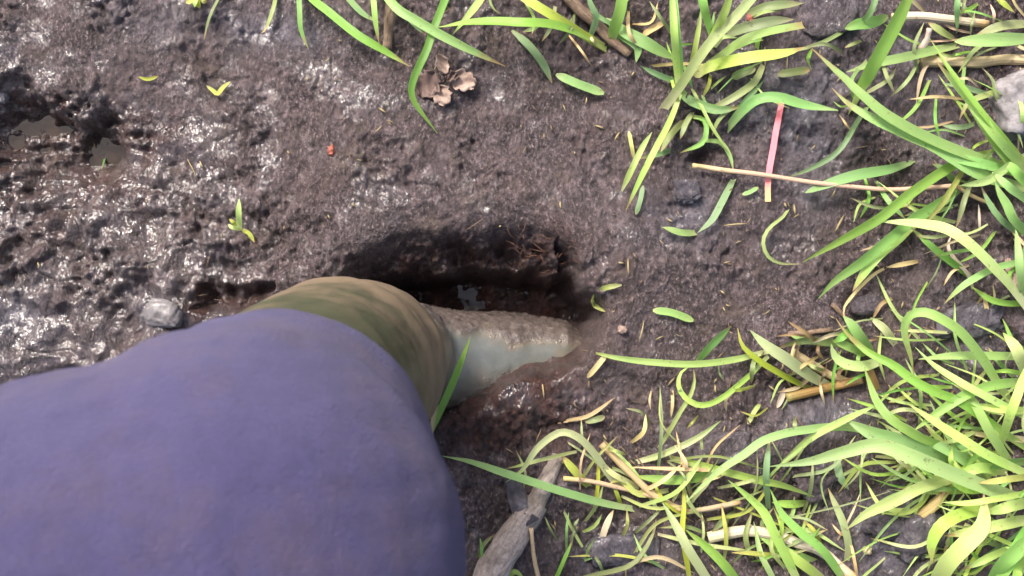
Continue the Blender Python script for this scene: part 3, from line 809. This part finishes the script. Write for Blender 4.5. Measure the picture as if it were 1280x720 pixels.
tuft('blades crossing at the right edge above the bare patch', (1290, 330), [
 ([(1295,323),(1245,335),(1215,350),(1196,364),(1180,380)], 10, 'g', hi(.03)),
 ([(1295,378),(1260,379),(1236,373),(1214,358)], 9, 'g', hi(.016)),
 ([(1295,305),(1270,275),(1255,250),(1244,228)], 12, 'g', hi(.04)),
 ([(1275,295),(1262,283),(1240,260),(1227,234)], 9, 'b', hi(.03)),
 ([(1282,380),(1277,350),(1274,320),(1269,285)], 12, 'g', hi(.034)),
 ([(1295,260),(1270,240),(1240,215)], 12, 'g', hi(.04)),
 ([(1295,360),(1282,330),(1280,305)], 10, 'b', hi(.02)),
 ([(1240,395),(1243,375),(1241,355)], 4, 's', hi(.01)),
 ([(1225,290),(1224,270),(1223,255)], 4, 'w', hi(.008)),
], [(12, 1260, 310, 25, 40, 30, 80, 2.6, .8, 'gdsl')])
tuft('long thin blade reaching left to the boot toe with looped blades beneath it', (968, 438), [
 ([(968,437),(920,449),(870,455),(820,453),(770,447),(727,437)], 10, 'l', hi(.022, tip=.01)),
 ([(868,456),(890,430),(914,407)], 12, 'g', hi(.018, prof='n', tip=.016)),
 ([(965,440),(930,475),(905,495),(886,505),(870,505),(855,495),(848,480),(852,465),(866,456)], 9, 'l', hi(.026, tip=.02)),
 ([(822,562),(836,540),(850,515),(863,494),(868,475),(866,458)], 7, 'l', hi(.022)),
 ([(1018,487),(1000,480),(975,467),(953,454),(935,440),(926,428),(922,410)], 9, 'y', hi(.02)),
 ([(1038,484),(1010,468),(985,450),(957,431),(938,413)], 17, 'p', hi(.028)),
], [(14, 900, 490, 60, 30, 15, 45, 1.5, 1.0, 'dsys')])
tuft('bright tangled shoots in the middle of the right side beside the dark pebble', (1090, 450), [
 ([(1088,432),(1040,428),(1010,425),(985,430),(972,436)], 12, 'd', hi(.014)),
 ([(1045,398),(1060,418),(1085,440),(1115,455),(1140,474),(1170,490),(1200,502),(1240,530),(1290,565)][::-1], 13, 'g', hi(.05, tip=.02)),
 ([(1092,445),(1078,425),(1064,405),(1054,395)], 16, 'g', hi(.03)),
 ([(1104,450),(1080,458),(1057,455),(1043,445),(1039,430)], 15, 'l', hi(.03)),
 ([(1085,444),(1065,435),(1040,425)], 12, 'g', hi(.022)),
 ([(1070,408),(1055,420),(1042,428)], 11, 'g', hi(.025)),
 ([(1210,568),(1160,551),(1130,535),(1110,520),(1095,500),(1087,480),(1080,458)], 13, 'g', hi(.045)),
 ([(1120,432),(1106,411),(1088,397)], 11, 'p', hi(.014)),
 ([(1055,475),(1058,462),(1052,452)], 4, 's', hi(.01)),
 ([(1140,488),(1130,497),(1110,503)], 6, 'y', hi(.008)),
 ([(1098,488),(1090,468),(1082,450)], 9, 'o', hi(.012)),
 ([(1118,372),(1102,380),(1090,400)], 6, 'o', hi(.01)),
], [(22, 1060, 440, 45, 22, 20, 75, 2.9, 1.0, 'dsgol')])
tuft('arched blade curling over like a hook with blades running to the right edge', (1262, 505), [
 ([(1266,508),(1245,475),(1226,446),(1202,416),(1176,398),(1155,390),(1139,393),(1131,404),(1131,420),(1138,445),(1142,468)], 14, 'g', hi(.055, tip=.03)),
 ([(1300,446),(1230,445),(1190,445),(1148,449)], 12, 'g', hi(.03)),
 ([(1300,530),(1240,500),(1196,476),(1166,456),(1144,434)], 12, 'l', hi(.05)),
 ([(1300,476),(1250,480),(1215,490),(1180,510),(1140,540)], 15, 'g', hi(.045)),
 ([(1247,565),(1256,540),(1270,500),(1286,450)], 13, 'l', hi(.055)),
 ([(1290,480),(1272,438),(1254,416)], 17, 'p', hi(.05)),
 ([(1300,600),(1240,572),(1205,551),(1166,526),(1133,503)], 14, 'l', hi(.05)),
 ([(1300,515),(1250,512),(1210,505)], 11, 'l', hi(.04)),
 ([(1270,590),(1240,545),(1215,500),(1195,480)], 15, 'l', hi(.04)),
 ([(1300,552),(1250,546),(1205,540)], 10, 's', hi(.012)),
 ([(1180,520),(1185,500),(1192,488)], 6, 'o', hi(.012)),
], [(40, 1225, 505, 45, 40, 50, 130, 3.3, .8, 'glpl')])
tuft('big folded leaf and crowded blades of the clump at the lower right', (1232, 598), [
 ([(1300,632),(1240,612),(1190,592),(1140,571),(1096,556),(1050,566),(1010,577),(962,583)], 22, 'l', hi(.06, tip=.03)),
 ([(1200,588),(1160,566),(1120,550),(1090,541),(1056,524)], 24, 'g', hi(.035)),
 ([(975,582),(990,569),(1012,549),(1040,533),(1070,518),(1098,506)], 10, 'l', hi(.03)),
 ([(1105,548),(1060,534),(1002,538),(958,549),(930,568),(895,592),(857,628)], 12, 'g', hi(.036)),
 ([(1215,592),(1160,606),(1120,625),(1085,641),(1058,662)], 18, 'l', hi(.045)),
 ([(1300,614),(1220,628),(1178,628)], 9, 'l', hi(.05)),
 ([(1240,560),(1220,571),(1203,588)], 8, 'g', hi(.03)),
 ([(1198,592),(1189,576),(1190,558)], 8, 'l', hi(.035)),
 ([(1300,594),(1260,600),(1222,604)], 9, 'y', hi(.045)),
 ([(1240,600),(1200,572),(1170,556),(1140,545)], 16, 'g', hi(.028)),
 ([(1260,590),(1225,585),(1190,598)], 16, 'l', hi(.04)),
 ([(1230,585),(1200,555),(1185,535)], 12, 'g', hi(.02)),
 ([(1290,575),(1245,580),(1210,570)], 15, 'g', hi(.03)),
 ([(1046,572),(1050,595),(1061,612)], 11, 'b', hi(.01)),
 ([(1250,605),(1215,612),(1185,600)], 14, 'l', hi(.03)),
], [(52, 1205, 585, 50, 40, 50, 140, 3.1, .8, 'glpl')])
tuft('broad pale blades fanning out of the bottom right corner', (1250, 700), [
 ([(1160,750),(1184,706),(1212,676),(1229,655),(1230,618)], 24, 'l', hi(.06)),
 ([(1300,647),(1260,655),(1215,664),(1180,670)], 16, 'l', hi(.055)),
 ([(1250,634),(1212,640),(1180,655),(1165,678),(1165,704)], 17, 'l', hi(.05)),
 ([(1300,626),(1262,634),(1230,642)], 16, 'l', hi(.055)),
 ([(1275,680),(1240,696),(1202,712)], 12, 'l', hi(.045)),
 ([(1225,750),(1252,708),(1300,660)], 26, 'g', hi(.06, prof='n')),
 ([(1300,640),(1270,690),(1240,740)], 18, 'g', hi(.05)),
 ([(1258,684),(1235,678),(1222,668)], 7, 'd', hi(.02)),
 ([(1195,640),(1190,665),(1180,690)], 8, 'd', hi(.012)),
 ([(1290,690),(1275,710),(1265,740)], 16, 'l', hi(.05)),
], [(46, 1225, 675, 45, 38, 50, 130, 2.8, .8, 'glpl')])
tuft('thin mixed blades and dry stems heaped left of the lower right clump', (960, 660), [
 ([(832,571),(890,585),(940,598),(980,607),(1018,621)], 12, 'l', hi(.022)),
 ([(905,586),(880,595),(840,600),(792,595)], 14, 'g', hi(.016)),
 ([(793,578),(830,567),(870,548),(901,526)], 10, 'p', hi(.014)),
 ([(960,640),(958,590),(962,548)], 10, 'b', hi(.026)),
 ([(1065,740),(1030,690),(1000,665),(976,640),(963,612)], 13, 'g', hi(.04)),
 ([(1004,740),(985,700),(970,670),(955,640),(935,620),(910,600)], 13, 'l', hi(.034)),
 ([(895,740),(862,690),(846,660),(828,628)], 14, 'p', hi(.03)),
 ([(935,745),(905,705),(880,680),(857,662)], 14, 'g', hi(.03)),
 ([(864,735),(858,700),(853,665),(855,630),(853,600)], 8, 'y', hi(.025)),
 ([(978,745),(962,715),(950,690),(942,652)], 9, 'l', hi(.02)),
 ([(1020,702),(985,690),(950,672)], 13, 'g', hi(.014)),
 ([(905,700),(908,670),(902,630)], 6, 'y', hi(.02)),
 ([(853,640),(870,618),(895,592)], 9, 'd', hi(.016)),
 ([(1030,725),(995,700),(975,680)], 14, 'l', hi(.02)),
 ([(1010,628),(990,630),(965,628)], 12, 'l', hi(.012)),
 ([(940,700),(932,670),(940,640)], 8, 'd', hi(.014)),
 ([(920,640),(905,650),(890,665)], 10, 'd', hi(.01)),
], [(32, 900, 635, 65, 42, 50, 140, -1.2, 1.1, 'ysdplld'), (12, 950, 690, 50, 25, 30, 80, -1.8, .8, 'glyd')])
tuft('drooping dull blades standing alone right of the dark clod', (1058, 690), [
 ([(1058,702),(1061,682),(1055,655),(1044,630),(1035,610)], 10, 'd', hi(.02)),
 ([(1072,725),(1068,700),(1062,672)], 5, 's', hi(.012)),
 ([(1062,665),(1052,668),(1040,655)], 4, 's', hi(.01)),
])
tuft('arching pale blade and long green blade over the forked stick', (790, 625), [
 ([(795,637),(750,628),(700,614),(660,601),(625,590),(590,578),(553,570)], 11, 'g', hi(.034, tip=.01)),
 ([(784,612),(766,600),(746,571),(726,549),(706,540),(690,545),(671,561),(652,588),(632,603)], 11, 'p', hi(.04, tip=.02)),
 ([(738,610),(720,590),(701,568)], 12, 'y', hi(.014)),
 ([(730,653),(745,632),(754,606)], 6, 'l', hi(.012)),
 ([(720,724),(745,718),(786,708),(805,688),(818,662),(820,648)], 7, 'd', hi(.016)),
 ([(750,684),(757,660),(767,637)], 9, 'w', hi(.012)),
 ([(778,636),(772,620),(766,606)], 6, 'y', hi(.01)),
 ([(800,610),(765,592),(752,575)], 8, 'p', hi(.02)),
 ([(690,735),(705,700),(716,675)], 6, 'g', hi(.014)),
 ([(838,612),(800,618),(775,600),(760,606)], 9, 'y', hi(.014)),
], [(26, 770, 620, 60, 38, 30, 100, -.6, 1.3, 'ydslyp'), (8, 720, 700, 30, 20, 20, 50, -1.3, .6, 'gld')])
tuft('single green blade leaning over the boot ankle with a brown dry stem', (528, 560), [
 ([(526,562),(545,524),(566,478),(588,421)], 11, 'g', dict(za=(.0, .05), fold=.12, roll=.1)),
 ([(534,584),(538,545),(545,505),(550,472)], 7, 's', dict(za=(.0, .035))),
])
tuft('small bright seedling in the wet mud left of the hole', (298, 288), [
 ([(300,289),(298,268),(299,248)], 8, 'l', hi(.016)),
 ([(300,286),(290,284),(285,280)], 6, 'l', hi(.008)),
 ([(302,287),(311,292),(318,303)], 6, 'y', hi(.006)),
 ([(297,284),(290,276),(286,274)], 6, 'y', hi(.008)),
])
tuft('thin blades at the upper right corner by the bleached stem', (1200, 40), [
 ([(1196,42),(1197,15),(1197,-25)], 9, 'b', hi(.035)),
 ([(1235,-15),(1255,5),(1269,16)], 11, 'y', hi(.03)),
 ([(1300,47),(1260,49),(1230,50),(1193,52)], 20, 'g', hi(.03, prof='b')),
 ([(1195,50),(1175,38),(1160,28)], 11, 'd', hi(.014)),
 ([(1212,-20),(1205,5),(1200,22)], 5, 'd', hi(.02)),
 ([(1240,40),(1243,20),(1238,5)], 5, 'k', hi(.02)),
 ([(1290,30),(1255,32),(1220,44)], 14, 'd', hi(.016)),
], [(16, 1210, 40, 45, 25, 30, 90, 2.9, 1.0, 'gdsk')])

tuft('short dull blades at the left of the lower stick by the trouser leg', (600, 690), [
 ([(596,700),(605,680),(618,668)], 6, 'd', hi(.012)),
 ([(600,705),(612,690),(622,684)], 6, 'l', hi(.01)),
 ([(632,735),(642,715),(655,722)], 8, 'l', hi(.014)),
 ([(598,712),(602,690),(600,672)], 5, 'g', hi(.012)),
])

# ------------------------------------------------------------------ stems, twigs and sticks
def forked_stick():
    r = PG(655, 650, .01)
    e = empty('forked_stick', r, 'grey muddy stick with a stub fork lying under the grass at the bottom', 'stick')
    stalk('branch', [(600,752),(618,712),(635,682),(655,650),(670,628)], 46, 'bark', None, None, .010, .008, .72, .10, parent=e, seed=3)
    stalk('twig', [(664,640),(676,616),(688,592),(698,570)], 28, 'bark', None, None, .006, -.002, .62, .14, parent=e, seed=4)
    stalk('stub', [(664,655),(652,632),(644,612),(638,596)], 30, 'clod', None, None, .011, .004, .7, .2, parent=e, seed=5)
forked_stick()
stalk('twig', [(492,-30),(490,0),(487,25),(484,62)], 19, 'bark2', 'short brown twig pointing down from the top edge among green blades', 'twig', .004, .0, .6, .22, seed=8)
stalk('twig', [(690,-25),(720,8),(745,30),(765,50),(788,68)], 15, 'bark2', 'pale brown twig slanting beside the yellow topped shoot', 'twig', .008, .003, .85, .15, seed=9)
stalk('dry_stalk', [(866,207),(900,212),(950,218),(1000,226),(1050,232),(1110,237),(1150,235),(1197,232)], 6.2, 'k', 'long pinkish dry stalk lying across the red leaf', 'dry stem', .014, .022, .9, .05, seed=10)
stalk('dry_stalk', [(1115,22),(1150,20),(1185,24),(1235,30)], 11, 'w', 'short bleached white stalk near the top right corner', 'dry stem', .014, .008, .9, .08, seed=11)
stalk('dry_stalk', [(1152,78),(1180,77),(1220,78),(1262,74),(1310,78)], 14, 's', 'muddy tan stalk lying level at the right edge above the pale stone', 'dry stem', .004, .004, .9, .15, seed=12)
stalk('dry_stalk', [(885,672),(930,664),(965,668),(1000,680),(1030,692),(1070,725)], 15, 'w', 'thick pale stalk under the grass at the bottom', 'dry stem', .006, .012, .75, .1, seed=13)
stalk('dry_stalk', [(983,497),(1020,488),(1055,480),(1078,474)], 12, 'o', 'orange brown stalk beside the bright tangled shoots', 'dry stem', .006, .006, .9, .1, seed=14)
stalk('dry_stalk', [(990,440),(1015,455),(1040,470),(1060,478)], 11, 's', 'brown muddy stalk crossing behind the pale yellow blade', 'dry stem', .002, .002, .9, .15, seed=15)
stalk('dry_stalk', [(752,555),(786,590),(818,619),(852,638)], 9, 's', 'brown straw slanting into the heaped thin blades', 'dry stem', .012, .012, .9, .1, seed=16)
stalk('dry_stalk', [(704,598),(740,602),(780,611),(820,622)], 6, 'k', 'thin pinkish straw right of the forked stick', 'dry stem', .010, .010, .9, .1, seed=17)
stalk('dry_stalk', [(858,640),(890,635),(925,628)], 7, 's', 'short pale straw above the thick pale stalk', 'dry stem', .012, .012, .9, .1, seed=18)
stalk('dry_stalk', [(1197,233),(1215,245),(1242,256)], 6, 's', 'broken brown tip at the right end of the long pinkish stalk', 'dry stem', .014, .006, .7, .1, seed=19)
stalk('seed_head', [(1147,646),(1158,638),(1170,628),(1182,614)], 13, 's', 'tan dead seed head under the broad pale blades', 'seed head', .010, .012, .9, .3, seed=20)
stalk('twig', [(676,735),(668,700),(664,660)], 6, 's', 'thin tan twig standing beside the forked stick', 'twig', .004, .02, .8, .1, seed=21)
stalk('twig', [(1150,62),(1158,50),(1162,36)], 8, 'w', 'tiny white splinter near the narrow parallel blades', 'twig', .01, .02, .8, .2, seed=22)
stalk('twig', [(1040,380),(1052,392),(1062,402)], 6, 'bark2', 'tiny brown twig left of the bright tangled shoots', 'twig', .003, .003, .8, .2, seed=23)
stalk('twig', [(985,418),(1010,416),(1040,412)], 8, 'bark2', 'reddish brown twig half buried above the pale yellow blade', 'twig', .001, .001, .8, .2, seed=25)

# ------------------------------------------------------------------ loose leaves and cut pieces
g = 'cut pieces of grass lying on the mud'
loose('red_leaf', ([(977,128),(971,160),(963,205),(960,230),(960,252)], 8.5, 'r', hi(.012, tip=.010, prof='c')), 'red grass leaf with an orange end under the pinkish stalk', 'leaf')
loose('cut_blade', ([(640,38),(662,58),(680,82),(690,104)], 12, 'b', hi(.010, prof='n')), 'blue green cut blade right of the dead leaves', 'grass', g)
loose('cut_blade', ([(695,93),(720,104),(755,117)], 13, 'g', dict(h=.008)), 'stubby mid green cut blade touching the blue green one', 'grass', g)
loose('cut_blade', ([(816,388),(840,391),(867,401)], 11, 'g', dict(h=.006)), 'short green cut blade alone on bare mud right of the hole', 'grass', g)
loose('cut_blade', ([(777,356),(756,360),(743,371),(741,380),(752,386),(768,389)], 8, 'y', dict(h=.010)), 'yellow curled scrap of blade hooked at the right rim of the hole', 'grass', g)
loose('cut_blade', ([(258,107),(266,113),(272,117),(279,109),(288,102)], 7, 'y', dict(h=.005, prof='b')), 'folded yellow scrap of blade on the upper left mud', 'grass', g)
loose('cut_blade', ([(173,96),(185,99),(198,95)], 5, 'y', dict(h=.004, prof='b')), 'tiny yellow scrap of blade farthest left on the mud', 'grass', g)
loose('cut_blade', ([(777,239),(790,211),(803,184),(815,165)], 9, 'l', hi(.02, prof='n', tip=.018)), 'green cut blade leaning beside the longest blade of the pale stem', 'grass', g)
loose('cut_blade', ([(786,164),(789,180),(792,197)], 6, 'y', dict(h=.01)), 'thin yellow sliver left of the clump with the pale stem', 'grass', g)
loose('cut_blade', ([(795,268),(800,252),(804,232)], 7, 'b', dict(h=.006)), 'dark green sliver at the tip of the long yellow green blade', 'grass', g)
loose('cut_blade', ([(734,472),(746,458),(758,443)], 8, 's', dict(h=.008)), 'straw coloured sliver by the boot toe', 'grass', g)
loose('cut_blade', ([(972,93),(990,90),(1012,87)], 11, 'd', dict(h=.008)), 'dull olive scrap of blade above the red leaf', 'grass', g)
loose('cut_blade', ([(915,97),(928,91),(944,85)], 12, 'd', dict(h=.008)), 'dull yellowish scrap right of the pale leaning stem', 'grass', g)
loose('cut_blade', ([(803,44),(816,36),(830,28)], 9, 's', dict(h=.008)), 'tan scrap of dry blade near the top edge', 'grass', g)
loose('cut_blade', ([(731,526),(742,525),(756,521)], 9, 'd', dict(h=.006)), 'dull green scrap above the arching pale blade', 'grass', g)
loose('cut_blade', ([(134,178),(133,192),(127,212)], 4, 'b', dict(h=.006, prof='b')), 'dark green sliver beside the brown puddle', 'grass', g)
loose('cut_blade', ([(935,530),(943,515),(950,505)], 6, 'p', dict(h=.006)), 'pale sliver upright above the blue green vertical blade', 'grass', g)
loose('cut_blade', ([(971,510),(976,498),(981,484)], 10, 'w', dict(h=.006, prof='b')), 'bleached husk left of the orange brown stalk', 'grass', g)
loose('cut_blade', ([(928,243),(938,240),(948,234)], 6, 'g', dict(h=.006)), 'small green scrap under the pinkish stalk', 'grass', g)

def dead_leaf(px, py, w, l, rot, c, label, seed, curl=.5, e=.006):
    rr = random.Random(seed); V_, F, UV = [], [], []
    nu, nv = 11, 13
    for j in range(nv):
        t = j/(nv-1)
        for i in range(nu):
            s = i/(nu-1)*2-1
            half = w*K*.5*(max(.04, math.sin(math.pi*(.06+.9*t))**.7))*(1+.16*math.sin(t*19+seed)+.1*math.sin(t*37+seed*2))
            x = s*half; y = (t-.5)*l*K
            z = curl*half*(s*s)*.9 + .18*l*K*math.sin(t*4+seed)*.5 + .0016*math.sin(s*5+t*9+seed)
            V_.append(Vector((x*math.cos(rot)-y*math.sin(rot), x*math.sin(rot)+y*math.cos(rot), z)))
    for j in range(nv-1):
        for i in range(nu-1):
            a = j*nu+i; F.append((a, a+1, a+nu+1, a+nu))
    o = link_mesh('dead_leaf', V_, F, M[c], None)
    sd = o.modifiers.new('thick', 'SOLIDIFY'); sd.thickness = .0006
    o.location = PG(px, py, e)
    return tag(o, label, 'leaf', 'dead leaves on the mud')
dead_leaf(552, 119, 24, 27, .5, 'leaf', 'pinkish tan dead leaf scrap, lowest of the dead leaves', 1, .4)
dead_leaf(578, 101, 26, 34, 1.2, 'leaf', 'tan dead leaf scrap, right one of the dead leaves', 2, .5)
dead_leaf(553, 80, 15, 26, .4, 'leaf', 'narrow curled tan leaf, topmost of the dead leaves', 3, .9, .008)
dead_leaf(535, 106, 32, 34, -.6, 'dleaf', 'dark brown crumpled leaf, left one of the dead leaves', 4, .5, .004)
dead_leaf(565, 96, 12, 16, 2.0, 'dleaf', 'small dark leaf bit between the tan dead leaves', 6, .6, .006)
dead_leaf(1264, 345, 14, 44, .15, 'leaf', 'rusty tan leaf standing between blades at the right edge', 7, .5, .008)
for x, y, s, lab in [(414,188,9,'red fleck on the bare mud left of the hole'),(938,23,9,'red fleck among blades near the top edge')]:
    stone('red_fleck', x, y, s*.42, s*.6, .0018, 'red', lab, 'fleck', int(x), .35, .5)
for k, (a, b) in enumerate([(232,2),(241,4),(250,7),(244,10),(256,1)]):
    pass
tuft('scrap of yellow moss leaves at the top edge far left of the grass', (244, -2), [
 ([(240,-8),(238,0),(232,4)], 9, 'y', hi(.008)), ([(244,-8),(246,2),(250,11)], 9, 'y', hi(.01)), ([(250,-8),(254,0),(259,4)], 8, 'y', hi(.008)),
 ([(246,-8),(244,2),(243,9)], 8, 'l', hi(.012))])

# ------------------------------------------------------------------ stones and clods
stone('stone', 1285, 128, 44, 40, .020, 'stone', 'pale grey stone cut by the right edge', 'stone', 3, .35, .16, .4)
stone('stone', 1032, 18, 40, 30, .010, 'dstone', 'flat blue grey stone at the top edge', 'stone', 5, .45, .14, .2)
stone('stone', 204, 392, 24, 18, .010, 'wstone', 'rounded wet grey stone beside the trouser knee', 'stone', 7, .35, .14, -.2)
stone('stone', 1081, 381, 19, 13, .009, 'dstone', 'small dark wet stone above the bright tangled shoots', 'stone', 9, .35, .12, .2)
stone('stone', 778, 688, 46, 20, .007, 'clod', 'flat grey stone near the bottom edge under a drooping blade', 'stone', 11, .4, .2, .1)
stone('stone', 778, 412, 6, 5, .004, 'leaf', 'tiny beige pebble right of the hole', 'stone', 13, .2, .2)
stone('stone', 904, 560, 36, 18, .006, 'dstone', 'low grey stone between the pale blade and the blue green blade', 'stone', 15, .45, .2, .2)
stone('mud_clod', 1148, 668, 34, 26, .014, 'clod', 'smooth grey mud clod at the lower right between blades', 'clod', 17, .35, .25, .5)
stone('mud_clod', 1108, 655, 26, 16, .012, 'clod', 'pale knobbly clod touching the broad lime blade', 'clod', 19, .35, .3, .2)
stone('mud_clod', 1022, 600, 24, 18, .010, 'dstone', 'dark clod at the tip of the green cross blade', 'clod', 21, .3, .3, .9)
stone('mud_clod', 1210, 402, 40, 20, .008, 'clod', 'tan grey clod on the bare patch by the right edge', 'clod', 23, .4, .3, .2)
stone('mud_clod', 858, 240, 16, 16, .007, 'clod', 'small grey clod below the worm hole', 'clod', 27, .35, .25, .2)
stone('stone', 1, 120, 9, 9, .006, 'stone', 'small pale stone at the left edge above the puddle', 'stone', 29, .3, .2)
stone('stone', 1084, 688, 5, 5, .004, 'w', 'tiny white pebble at the lower right', 'stone', 31, .2, .2)

# rusty root fibres hanging in the wall of the hole
def fibres():
    V_, F, UV = [], [], []
    rr = random.Random(5)
    for k in range(26):
        x, y = rr.gauss(672, 20), rr.gauss(316, 11)
        a = rr.uniform(0, 6.28); l = rr.uniform(8, 26)
        pts = [PG(x+math.cos(a)*l*t+rr.uniform(-2,2), y+math.sin(a)*l*t+rr.uniform(-2,2), .003+.007*math.sin(t*3.1)) for t in (0,.33,.66,1)]
        v, f, uv = tube_geo(spline(pts, 7), [.00022]*7, 5)
        b = len(V_); V_ += v; F += [tuple(i+b for i in q) for q in f]
    r = sum(V_, Vector())/len(V_)
    o = link_mesh('root_fibres', [q-r for q in V_], F, M['root']); o.location = r
    tag(o, 'tuft of rusty root fibres in the upper wall of the boot hole', 'roots')
fibres()

# ------------------------------------------------------------------ litter too fine to count
def litter(name, n, spots, cols, kind='stuff', lab=None):
    for ci, (c, share) in enumerate(cols):
        V_, F, UV = [], [], []
        rr = random.Random(40+ci)
        for k in range(int(n*share)):
            cx, cy, sx, sy = rr.choice(spots)
            x, y = rr.gauss(cx, sx), rr.gauss(cy, sy)
            if rr.random() < .35: x, y = rr.uniform(380, 1280), rr.uniform(0, 720)
            if 300 < x < 760 and 290 < y < 460: continue
            a = rr.gauss(1.45, .75); l = rr.uniform(3, 13) if rr.random() < .85 else rr.uniform(13, 30)
            w = rr.uniform(.7, 2.6)
            pts = [(x-math.cos(a)*l/2, y-math.sin(a)*l/2), (x+rr.uniform(-.8,.8), y+rr.uniform(-.8,.8)), (x+math.cos(a)*l/2, y+math.sin(a)*l/2)]
            e = rr.uniform(.0, .003)
            q = spline([PG(px, py, e+(.003 if i == 1 else 0)) for i, (px, py) in enumerate(pts)], 5)
            v, f, uv = tube_geo(q, [w*K*.5*s for s in (.5, .9, 1, .9, .4)], 5, .1, k)
            b = len(V_); V_ += v; F += [tuple(i+b for i in t) for t in f]; UV += uv
        o = link_mesh(name, V_, F, M[c], None, True, UV)
        o['kind'] = kind
litter('plant_litter', 330, [(1050,450,150,140),(900,620,150,80),(1100,150,140,110),(850,150,150,120),(720,560,90,70),(830,300,80,40),(1150,560,120,120),(300,240,160,90),(820,480,110,60)],
       [('litterstraw', .5), ('bark2', .6)])

# ------------------------------------------------------------------ camera, light, sky
cam = bpy.data.cameras.new('camera'); co = bpy.data.objects.new('camera', cam); COL.objects.link(co)
co.location = (0, 0, H); co.rotation_euler = (0, 0, 0)
cam.sensor_width = 36; cam.lens = 18/(.425/H)
cam.clip_start = .01; cam.clip_end = 500
cam.dof.use_dof = True; cam.dof.focus_distance = H-.01; cam.dof.aperture_fstop = 11
scene.camera = co

EL, AZ = math.radians(50), math.radians(125)          # sun stands to the upper left of the picture
d = Vector((math.cos(EL)*math.cos(AZ), math.cos(EL)*math.sin(AZ), math.sin(EL)))
sun = bpy.data.lights.new('sun', 'SUN'); so = bpy.data.objects.new('sun', sun); COL.objects.link(so)
so.rotation_euler = d.to_track_quat('Z', 'Y').to_euler()
sun.energy = 2.1; sun.angle = math.radians(11); sun.color = (1, .95, .88)
w = bpy.data.worlds.new('World'); scene.world = w; w.use_nodes = True
nt = w.node_tree; nt.nodes.clear()
sky = nt.nodes.new('ShaderNodeTexSky'); sky.sky_type = 'NISHITA'; sky.sun_disc = False
sky.dust_density = 7.0; sky.air_density = .8; sky.sun_elevation = EL; sky.sun_rotation = math.atan2(d.x, d.y)
bg = nt.nodes.new('ShaderNodeBackground'); bg.inputs[1].default_value = .14
wo = nt.nodes.new('ShaderNodeOutputWorld')
nt.links.new(sky.outputs[0], bg.inputs[0]); nt.links.new(bg.outputs[0], wo.inputs[0])
scene.view_settings.view_transform = 'Standard'; scene.view_settings.look = 'None'
scene.view_settings.exposure = 1.55; scene.view_settings.gamma = 1.0
